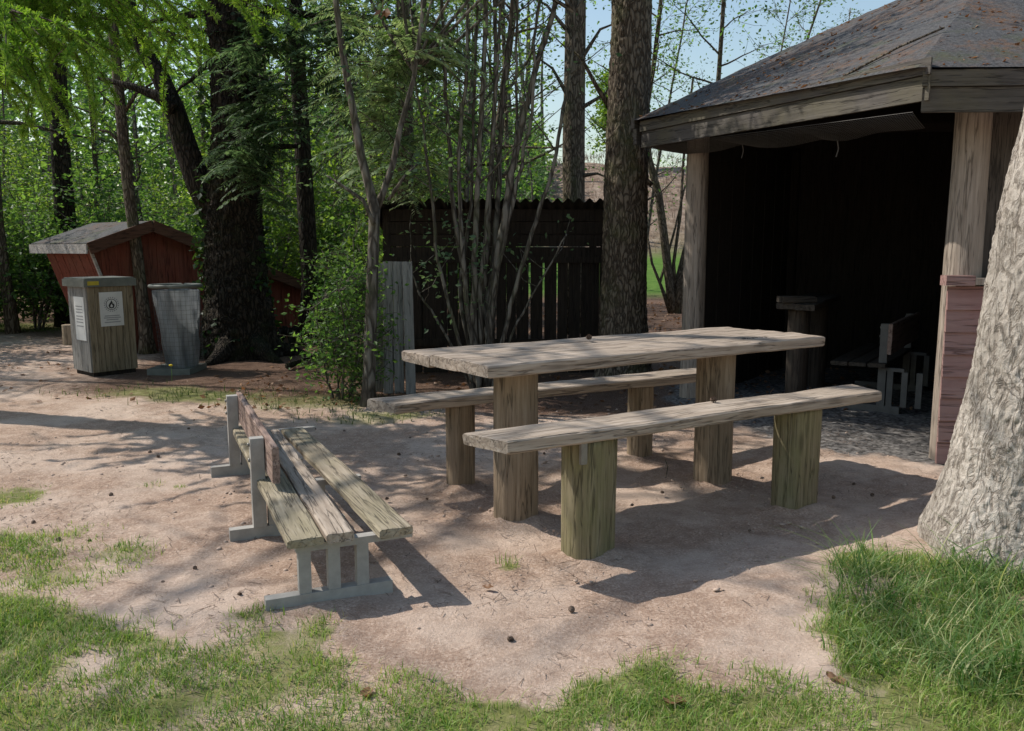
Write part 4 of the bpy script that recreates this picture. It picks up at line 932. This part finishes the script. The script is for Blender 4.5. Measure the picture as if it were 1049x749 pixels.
# ------------------------------------------------------------------ woodshed
Y0 = 8.45; xl = W(394, 300, Y0)[0]; xr = .98
ws = thing('woodshed', 'low dark woodshed of upright slats under a corrugated roof', 'shed', (0, Y0, 0))
zt = 1.74
m = MB(); r = np.random.default_rng(9); x = xl + .25
while x < xr:
    w = r.uniform(.085, .125); g = r.choice([.003, .003, .012, .02]); m.box((x, -.011, .02), (x + w, .011, 1.20 + r.uniform(-.01, .01))); x += w + g
m.build('slat_wall', M['shed_dark'], ws)
m = MB()  # dark boards fill the open front where the inside lies in shade
for i in range(4): m.box((xl + .03, -.014 + .003 * (i % 2), 1.18 + i * .125), (xr, .010 + .003 * (i % 2), 1.30 + i * .125 - .003))
m.build('upper_shade_boards', M['shed_dark'], ws)
m = MB(); x = xl + .1  # unseen back boards, added to cut the light through the slat gaps
while x < -.12:
    w = r.uniform(.10, .15); m.box((x, 1.20, .02), (x + w, 1.22, 1.22)); x += w + .02
m.build('back_wall', M['shed_dark'], ws)
m = MB(); m.box((xl, -.05, 1.14), (xr, -.016, 1.20)); m.box((xl, -.05, .30), (xr, -.016, .37)); m.build('rail', M['shed_dark'], ws)
for px_ in (xl + .03, 0, xr - .04): m = MB(); m.box((px_ - .04, .022, -.05), (px_ + .04, .10, 1.68)); m.build('post', M['shed_dark'], ws)
for px_ in (xl + .03, xr - .04): m = MB(); m.box((px_ - .04, 1.25, -.05), (px_ + .04, 1.33, 1.34)); m.build('post', M['shed_dark'], ws)
nx = 400; ux = np.linspace(xl - .06, xr + .10, nx); vy = np.linspace(-.16, 1.45, 6)
UX, VY = np.meshgrid(ux, vy, indexing='ij'); ZZ = zt + .012 - .24 * (VY + .16) + .020 * np.sin(UX * 2 * math.pi / .105)
m = MB().grid(np.stack([UX, VY, ZZ], -1)); m.grid(np.stack([UX, VY, ZZ - .006], -1)[:, ::-1]); m.build('roof', M['corr'], ws, True)
m = MB(); m.bar([xl - .07, -.16, zt - .03], [xl - .07, 1.45, zt - .41], .025, .16); m.build('barge_board', M['shed_dark'], ws)
# pale upright boards leaning on the left end of the shed
gb = thing('board_panel', 'panel of pale grey upright boards at the left end of the woodshed', 'board panel', G(407, 402))
b0 = G(407, 402)
tops = [(389, 270), (397, 268), (407, 268), (417, 268)]; bots = [(388, 402), (398, 404), (409, 404), (421, 405)]
for i in range(4):
    a = G(*bots[i]); tp = W(*tops[i], a[1] + .12); m = MB(); d = tp - a; L = np.linalg.norm(d)
    plank(m, L + .05, .086, .02, 140 + i, 20, .003); o = m.build('board', M['grey_board2'] if 'grey_board2' in M else M.setdefault('grey_board2', wood('pale_grey_board', (.15, .145, .13), (.31, .295, .265), (.43, .41, .38), 'X')), gb)
    zx = d / L; yx = np.array([1.0, 0.05, 0]); yx -= zx * (yx @ zx); yx /= np.linalg.norm(yx); nx_ = np.cross(zx, yx); p = a - b0 - zx * .05
    o.matrix_local = Matrix(((zx[0], yx[0], nx_[0], p[0]), (zx[1], yx[1], nx_[1], p[1]), (zx[2], yx[2], nx_[2], p[2]), (0, 0, 0, 1)))
m = MB(); m.bar(W(386, 350, 7.6) - b0, W(424, 352, 7.6) - b0, .03, .06); m.build('batten', M['grey_board'], gb)

# ------------------------------------------------------------------ red hut
hut = thing('red_hut', 'low red board hut with a wide gable and slanting side wall behind the bins', 'hut', (-4.95, 9.7, -.09), math.atan2(.8, .6))
# local x along the gable, local y to the back
ov = .10; LE, RI, RE = (0.0, 1.405), (.79, 1.68), (3.25, .80); DEP = 1.25
m = MB(); nb = 26; u0, u1 = .10, 3.15; w = (u1 - u0) / nb
def ztop(u): return (LE[1] + (RI[1] - LE[1]) * (u - LE[0]) / (RI[0] - LE[0]) if u < RI[0] else RI[1] + (RE[1] - RI[1]) * (u - RI[0]) / (RE[0] - RI[0])) - .05
def ubot(z): return .10 + .34 * (1.36 - z)                # slanting left edge of the gable wall
for i in range(nb):
    a = u0 + i * w + .002; b = u0 + (i + 1) * w - .002; pr = .006 * (i % 2)
    za = 0 if a > ubot(0) else 1.36 - (a - .10) / .34; zb = 0 if b > ubot(0) else 1.36 - (b - .10) / .34
    V = [[a, .06 - pr, max(0, za)], [b, .06 - pr, max(0, zb)], [b, .06 - pr, ztop(b)], [a, .06 - pr, ztop(a)], [a, .085, max(0, za)], [b, .085, max(0, zb)], [b, .085, ztop(b)], [a, .085, ztop(a)]]
    m.add(V, [[0,1,2,3],[5,4,7,6],[4,5,1,0],[3,2,6,7],[4,0,3,7],[1,5,6,2]])
m.build('gable_wall', M['red'], hut)
m = MB(); nb = 11; w = (DEP - .12) / nb
for i in range(nb):
    a = .09 + i * w + .002; b = a + w - .004; pr = .005 * (i % 2)
    V = [[ubot(0) - pr, a, 0], [ubot(0) - pr, b, 0], [.10 - pr, b, 1.36], [.10 - pr, a, 1.36], [ubot(0) + .03, a, 0], [ubot(0) + .03, b, 0], [.13, b, 1.36], [.13, a, 1.36]]
    m.add(V, [[1,0,3,2],[4,5,6,7],[0,1,5,4],[2,3,7,6],[0,4,7,3],[5,1,2,6]])
m.build('side_wall', M['red'], hut)
m = MB(); m.box((.66, DEP - .03, .0), (u1, DEP - .005, .85)); m.build('back_wall', M['red'], hut)
m = MB(); m.box((u1 - .03, .09, 0), (u1, DEP - .04, .72)); m.build('side_wall', M['red'], hut)
m = MB()
for (p, q) in ((LE, RI), (RI, RE)):
    V = [[p[0], -ov, p[1]], [q[0], -ov, q[1]], [q[0], DEP + ov, q[1]], [p[0], DEP + ov, p[1]]]; V = V + [[v[0], v[1], v[2] + .03] for v in V]
    m.add(V, [[0,3,2,1],[4,5,6,7],[0,1,5,4],[1,2,6,5],[2,3,7,6],[3,0,4,7]])
m.build('roof', M['roof'], hut)
for (p, q) in ((LE, RI), (RI, RE)):
    m = MB(); m.bar([p[0], -ov - .012, p[1] - .03], [q[0], -ov - .012, q[1] - .03], .02, .135); m.build('barge_board', M['brown_trim'], hut)
m = MB(); m.bar([LE[0] - .014, -ov + .01, LE[1] - .035], [LE[0] - .014, DEP + ov, LE[1] - .035], .02, .11); m.build('eave_board', M['pale_trim'], hut)
m = MB(); m.bar([.085, .045, 1.37], [ubot(0) - .015, .045, 0.0], .03, .03, (0, 1, 0)); m.build('corner_trim', M['pale_trim'], hut)

# cut log beside the hut
c = G(75, 353); m = MB(); logpost(m, 0, 0, .125, .27, 170, None, 0, 0, z0=0, crack=.2); o = m.build('cut_log', M['cut'], None, True); o.location = c; tag(o, 'short cut log standing behind the wooden bin', 'log')

# ------------------------------------------------------------------ wooden bin with notice
c0 = G(96, 386); c1 = G(141, 381); d = c1 - c0; bw = np.linalg.norm(d); ang = math.atan2(d[1], d[0])
bn = thing('waste_bin', 'square wooden slat bin with a white notice left of the leaning tree', 'bin', c0, ang); BH = .90; bd = .46
bn.rotation_euler = (0, R(-.4), ang)
m = MB(); nb = 7; w = bw / nb
for i in range(nb): m.box((i * w + .002, -.012, .04), ((i + 1) * w - .002, .008, BH))
m.build('front_slats', M['bin_wood'], bn)
m = MB(); nb = 6; w = (bd - .02) / nb
for i in range(nb): m.box((-.012, .012 + i * w, .04), (.008, .012 + (i + 1) * w - .003, BH))
m.build('side_slats', M['grey_board'], bn)
m = MB(); m.box((bw - .008, .012, .04), (bw + .012, bd, BH)); m.box((.01, bd - .02, .04), (bw - .01, bd, BH)); m.build('back_panels', M['bin_wood'], bn)
m = MB(); m.box((.01, .01, -.02), (bw - .01, bd - .025, .039)); m.build('plinth', M['shed_dark'], bn)
m = MB(); m.box((-.045, -.045, BH + .003), (bw + .03, bd + .03, BH + .075)); m.box((-.03, -.03, BH + .0752), (bw + .015, bd + .015, BH + .09)); m.build('lid', M['lid'], bn)
m = MB(); m.box((-.01, -.048, BH + .02), (.10, -.0455, BH + .06)); m.build('sticker', M['yellow'], bn)
m = MB(); s0, s1, z0, z1 = .105, .335, .50, .845; m.box((s0, -.019, z0), (s1, -.0125, z1)); ns = m.build('notice', M['sign'], bn)
m = MB(); cx_, cz_ = (s0 + s1) / 2, z1 - .125
a = np.linspace(0, 2 * math.pi, 41)
def ring(r0, r1, y): return np.array([[[cx_ + r0 * math.cos(a[i]), y, cz_ + r0 * math.sin(a[i])], [cx_ + r1 * math.cos(a[i]), y, cz_ + r1 * math.sin(a[i])], [cx_ + r1 * math.cos(a[i+1]), y, cz_ + r1 * math.sin(a[i+1])], [cx_ + r0 * math.cos(a[i+1]), y, cz_ + r0 * math.sin(a[i+1])]] for i in range(40)])
m.quads(ring(.050, .056, -.0205)); m.build('emblem_ring', M['ink'], ns)
m = MB(); m.quads(ring(.064, .076, -.0205)[::2]); m.build('ring_lettering', M['greyink'], ns)
fl = np.array([(0, -.042), (.022, -.036), (.031, -.012), (.025, .01), (.016, .002), (.012, .022), (.0, .044), (-.008, .022), (-.02, .008), (-.03, -.012), (-.022, -.036)])
V = [[cx_, -.0205, cz_ - .02]] + [[cx_ + p[0], -.0205, cz_ + p[1]] for p in fl]; n = len(fl)
MB().add(V, None, [[0, 1 + i, 1 + (i + 1) % n] for i in range(n)]).build('flame', M['ink'], ns)
fl2 = fl * .42 + [.0, -.012]; V = [[cx_, -.0215, cz_ - .022]] + [[cx_ + p[0], -.0215, cz_ + p[1]] for p in fl2]; MB().add(V, None, [[0, 1 + i, 1 + (i + 1) % n] for i in range(n)]).build('inner_flame', M['sign'], ns)
m = MB(); m.quads([[[cx_ - w_, -.0205, z], [cx_ + w_, -.0205, z], [cx_ + w_, -.0205, z + .010], [cx_ - w_, -.0205, z + .010]] for w_, z in ((.075, .60), (.085, .580), (.06, .560), (.08, .535))]); m.build('lettering', M['greyink'], ns)
m = MB(); m.box((-.019, .06, .36), (-.0125, .30, .80)); n2_ = m.build('notice', M['white'], bn)
m = MB(); m.quads([[[-.0205, .10, z], [-.0205, .26, z], [-.0205, .26, z + .010], [-.0205, .10, z + .010]] for z in (.70, .67, .64, .60, .57, .54, .50)]); m.build('lettering', M['greyink'], n2_)

# wire basket with a grey waste bag
c = G(179, 384) + np.array([0, .22, 0]); wb = thing('waste_basket', 'round wire mesh basket lined with a grey waste bag right of the leaning tree', 'bin', c)
H_ = .89; k = 40; zs_ = np.linspace(.04, H_, 30); a = np.arange(k) / k * 2 * math.pi
A = np.zeros((30, k, 3)); 
for i, z in enumerate(zs_):
    rr = .172 + .035 * (z / H_) + .018 * np.sin(a * 9 + 2 * z + 1.2 * np.sin(2 * a)) * (.5 + .4 * z / H_) + .014 * np.sin(a * 4 + 8 * z)
    if z < .3: rr = rr - .05 * (1 - z / .3)
    A[i] = np.stack([rr * np.cos(a) - .03 * (z), rr * np.sin(a), 0 * a + z], 1)
m = MB(); m.sweep(A[:-1], False); m.build('waste_bag', M['bag'], wb, True)
m = MB(); ks = 30
for i in range(ks): t_ = i / ks * 2 * math.pi; m.tube([[.207 * math.cos(t_), .207 * math.sin(t_), .06], [.237 * math.cos(t_) - .03, .237 * math.sin(t_), H_]], .0012, 3, False)
for z in np.linspace(.06, H_, 19): rr = .207 + .03 * z / H_; m.tube([[rr * math.cos(q) - .03 * z / H_, rr * math.sin(q), z] for q in np.linspace(0, 2 * math.pi, 37)], .0012, 3, False)
m.build('wire_mesh', M['wire'], wb)
m = MB(); m.tube([[.247 * math.cos(q) - .03, .247 * math.sin(q), H_ + .01] for q in np.linspace(0, 2 * math.pi, 41)], .02, 8, False); m.build('rim', M['lid'], wb, True)
m = MB(); m.box((-.28, -.23, -.02), (.16, .25, .06)); m.build('base_slab', M['lid'], wb)
# small dandelion in front of the basket
c = G(176, 391); dn = thing('dandelion', 'yellow dandelion in the grass before the wire basket', 'flower', c)
MB().tube([[0, 0, 0], [.005, 0, .08], [0, 0, .155]], .003, 5).build('stem', M['tall'], dn)
m = MB(); m.add(IV * [.022, .022, .012] + [0, 0, .16], None, IF); m.build('blossom', M['petal'], dn, True)

# ------------------------------------------------------------------ cones, dead leaves and stray weeds on the dirt
def conemesh(seed):
    m = MB(); rg = np.random.default_rng(seed)
    m.add(IV * [.007, .007, .012] + [0, 0, .012], None, IF)
    for i in range(34):
        t_ = i / 34; z = .001 + .024 * t_; rr = .0115 * math.sin(math.pi * (.16 + .76 * t_)); az = i * 2.4
        d_ = np.array([math.cos(az), math.sin(az), 0]); e_ = np.array([-math.sin(az), math.cos(az), 0]) * .0048; p = d_ * rr * .4 + [0, 0, z]; q = d_ * rr * 1.15 + [0, 0, z + .005]
        m.quads([[p - e_ * .6, p + e_ * .6, q + e_, q - e_]])
    return m
cp = conemesh(1).build('larch_cone', M['cone']); LBC = 'small brown larch cone lying on the bare dirt'; GC = 'larch cones on the dirt'
rg = np.random.default_rng(99)
pos = scatter(130, -2.6, 2.2, 2.55, 6.2, lambda x, y: (1 - grassmask(x, y)) * .75, 98)
first = True
for p in pos[:40]:
    o = cp if first else cp.copy()
    if not first: col.objects.link(o)
    first = False; s = rg.uniform(.5, .95); o.location = (p[0], p[1], p[2] + .008); o.rotation_euler = (R(90) + rg.normal(0, .3), rg.uniform(0, 6), rg.uniform(0, 6.28)); o.scale = (s, s, s); tag(o, LBC, 'cone', GC)
for pt, lb in (((600, 349), 'larch cone lying on the middle of the table top'), ((727, 413), 'larch cone lying on the front bench seat')):
    z = HT + .012 if pt[1] < 380 else .556; c = G(pt[0], pt[1], z); o = cp.copy(); col.objects.link(o); del o['group']; o.location = (c[0], c[1], z + .016); o.scale = (1.2,) * 3; o.rotation_euler = (R(80), 0, 1.0); tag(o, lb, 'cone')
for (px, py, lb, s) in ((691, 722, 'large curled brown dead leaf on the front lawn edge', .038), (856, 700, 'brown dead leaf at the foot of the tall grass', .034), (376, 714, 'small reddish dead leaf in the front lawn', .03), (500, 604, 'small dead leaf on the open dirt before the bench leg', .025)):
    c = G(px, py); u = np.linspace(-1, 1, 9); v = np.linspace(-1, 1, 7); U, V = np.meshgrid(u, v, indexing='ij'); wv = np.sqrt(np.maximum(0, 1 - U ** 2)) * .6 * (1 + .15 * np.cos(9 * U))
    A = np.stack([U * s, V * wv * s, s * (.5 * (V * wv) ** 2 + .16 * U ** 2 + .10 * np.sin(4 * U + 3 * V))], -1); o = MB().grid(A).build('dead_leaf', M['deadleaf'], None, True); o.location = (c[0], c[1], gz1(c[0], c[1]) + .009); o.rotation_euler = (.12, -.1, rg.uniform(0, 6)); tag(o, lb, 'leaf')
# a small bent twig under the benches
P = [G(682, 490) + [0, 0, .0], G(684, 485) + [0, 0, .04], G(681, 483) + [.0, 0, .07]]; tag(MB().tube(P, .003, 4).build('twig', M['bark_brown']), 'small bent twig standing in the dirt behind the front bench', 'twig')

# ------------------------------------------------------------------ light
SUN_AZ = math.atan2(-.94, .34); SUN_EL = R(48)
scene.world = bpy.data.worlds.new('World'); scene.world.use_nodes = True; nt = scene.world.node_tree
bg = nt.nodes['Background']; sky = nt.nodes.new('ShaderNodeTexSky'); sky.sky_type = 'NISHITA'; sky.sun_disc = False
sky.sun_elevation = SUN_EL; sky.sun_rotation = SUN_AZ; sky.air_density = 1.5; sky.dust_density = 1.0; sky.ozone_density = 1.6
nt.links.new(sky.outputs[0], bg.inputs[0]); bg.inputs[1].default_value = .15
sl = bpy.data.lights.new('sun', 'SUN'); sl.energy = 5.0; sl.angle = R(.55); sl.color = (1, .94, .86)
so = bpy.data.objects.new('sun', sl); col.objects.link(so)
dv = Vector((math.sin(SUN_AZ) * math.cos(SUN_EL), math.cos(SUN_AZ) * math.cos(SUN_EL), math.sin(SUN_EL)))
so.rotation_euler = dv.to_track_quat('Z', 'Y').to_euler()
cam = bpy.data.cameras.new('camera'); co = bpy.data.objects.new('camera', cam); col.objects.link(co)
cam.sensor_width = 36; cam.sensor_fit = 'HORIZONTAL'; cam.lens = FPX / 1049 * 36; cam.clip_end = 2000; cam.clip_start = .05
co.location = (0, 0, CAMH); co.rotation_euler = (R(90) - TILT, 0, 0); scene.camera = co
scene.view_settings.view_transform = 'Standard'; scene.view_settings.look = 'None'; scene.view_settings.exposure = 0; scene.view_settings.gamma = 1
